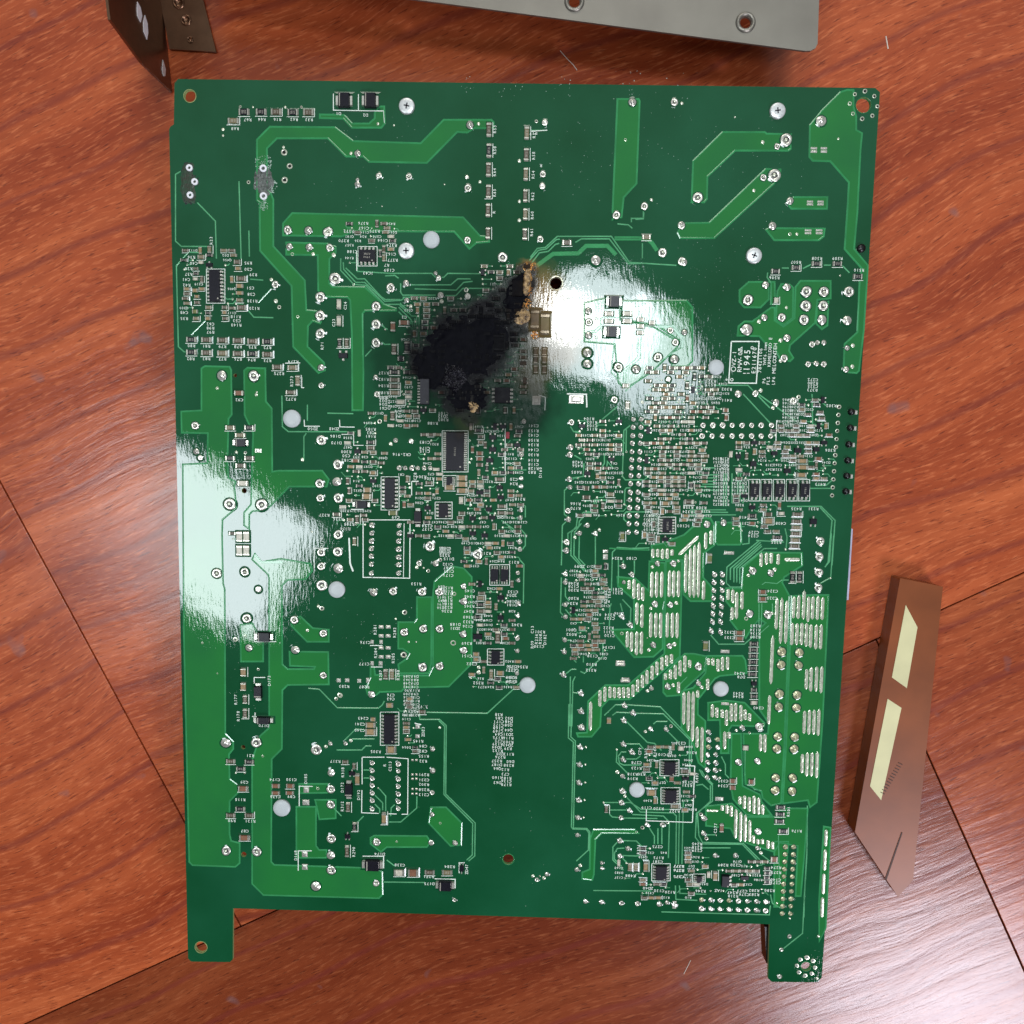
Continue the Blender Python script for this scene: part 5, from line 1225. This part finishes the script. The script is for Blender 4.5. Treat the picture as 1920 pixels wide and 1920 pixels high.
# side wall, standing on the table, and its foot
wb = [at(*p, 0) for p in ((293, -60), (303, 10), (316, 90), (321, 175))]
def pt(px_, py_, z): q = at(px_, py_, z); return (q.x, q.y, q.z)
A, Bv = at(296, -60, .0012), at(322, 172, .0012); wd = (Bv - A).normalized(); HT = .058; nrm = Vector((-wd.y, wd.x, 0))
if nrm.x > 0: nrm = -nrm
mb = MB()
def wallpt(s_, z, d): q = A + wd * s_ - nrm * -d; return (q.x, q.y, z)
Lw = (Bv - A).length
vs = [wallpt(-.08, .0006, 0), wallpt(Lw, .0006, 0), wallpt(Lw, HT * .55, 0), wallpt(Lw - .006, HT, 0), wallpt(-.08, HT, 0)]
vs2 = [wallpt(-.08, .0006, .0012), wallpt(Lw, .0006, .0012), wallpt(Lw, HT * .55, .0012), wallpt(Lw - .006, HT, .0012), wallpt(-.08, HT, .0012)]
mb.add(vs + vs2, [(0, 1, 2, 3, 4), (9, 8, 7, 6, 5)] + [(i, (i + 1) % 5 , 5 + (i + 1) % 5, 5 + i)[::-1] for i in range(5)], 'steeld'); mb.build('side_wall', ch)
def on_wall(px_, py_, d=-.0003):
    r = (at(px_, py_, 0) - CO).normalized(); q0 = A - nrm * -d; t = (q0 - CO).dot(nrm) / r.dot(nrm); return CO + r * t
for pts in ([(258, 3), (264, 14), (267, 30), (264, 42), (258, 30), (257, 14)], [(272, 28), (277, 44), (278, 62), (276, 74), (270, 60), (269, 40)], [(306, 112), (311, 130), (310, 143), (307, 143), (304, 130)]):  # white patches painted on the wall for the bright glints in its slots
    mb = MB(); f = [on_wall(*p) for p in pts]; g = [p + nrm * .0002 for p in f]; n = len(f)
    mb.add([tuple(p) for p in f] + [tuple(p) for p in g], [tuple(range(n)), tuple(range(n, 2 * n))[::-1]] + [(i, n + i, n + (i + 1) % n, (i + 1) % n) for i in range(n)], 'bright'); mb.build('slot_glint', ch)
ft = [(290, -60), (302, 10), (318, 92), (405, 97), (381, 0), (365, -60)]
mb = MB(); FH = [(349, 38, 8), (335, 5, 9), (357, 75, 5)]
mb.poly([[wpt(p, .0018) for p in ft]] + [hole_loop(h[0], h[1], h[2], .0018) for h in FH], .0006, .0018, 'steeld', bottom=True); mb.build('foot_flange', ch)
for h in FH:
    c = at(h[0], h[1], .0018); k = .00028; mb = MB(); mb.lathe([(h[2] * k * 1.25, .0018), (h[2] * k * 1.1, .0024), (h[2] * k * .8, .0024), (h[2] * k * .7, .0010), (h[2] * k * .5, .0008)], 'steeld', 20, cx=c.x, cy=c.y); smooth(mb.build('flange_boss', ch))

# ------------------------------------------------------------------ brown panel at the right
pn = thing('brown_panel', 'brown panel with cream label strips lying to the right of the board', 'panel'); ZN = .010
Ax, Bx = (1603, 1560), (1688, 1084); d = (77, 115); Q = [Ax, (1684, 1682), (1712, 1650), (1768, 1100), Bx]
mb = MB(); mb.poly([[wpt(p, ZN) for p in Q]], .0004, ZN, 'panel', 'panel', bottom=True); o = mb.build('panel_sheet', pn); bv = o.modifiers.new('e', 'BEVEL'); bv.width = .0012; bv.segments = 2
def onpanel(nm, pts, m, h_=.0002): mb = MB(); mb.poly([[wpt(p, ZN) for p in pts]], ZN + .00005, ZN + h_, m); return mb.build(nm, pn)
onpanel('cream_label', [(1664, 1310), (1690, 1327), (1652, 1500), (1631, 1474)], 'cream'); onpanel('cream_label', [(1672, 1270), (1700, 1290), (1720, 1176), (1698, 1134)], 'cream')
for i in range(14): x, y = 1686 - i * 1.6 * 1.9, 1430 + i * 5; onpanel('scale_mark', [(x - 2, y - 1), (x + 6, y + 3), (x + 6, y + 4.4), (x - 2, y + .6)], 'ink') if x > 1650 else None
onpanel('printed_line', [(1690, 1560), (1692, 1561), (1662, 1650), (1659, 1647)], 'ink')

# a loose fibre and wood splinters on the table
def fibre(nm, lab, pts, r_=.00018):
    cu = MB(); cu.ribbon([wpt(p, 0) for p in pts], r_ * 2, .0001, .0003, 'lint', top=.5); o = cu.build(nm); o['label'] = lab; o['category'] = 'fibre'; return o
fibre('lint_fibre', 'thin pale fibre on the table between the steel sheet and the board', [(1050, 95), (1063, 110), (1075, 122), (1082, 132)])
fibre('lint_fibre', 'short pale splinter on the table right of the steel sheet', [(1661, 68), (1665, 92)], .0003)
fibre('lint_fibre', 'hooked pale fibre on the table beside the board\'s right foot', [(1401, 1738), (1406, 1745), (1414, 1738)])
fibre('lint_fibre', 'short slanting fibre on the shade-tinted wood below the board', [(1295, 1800), (1282, 1826)])
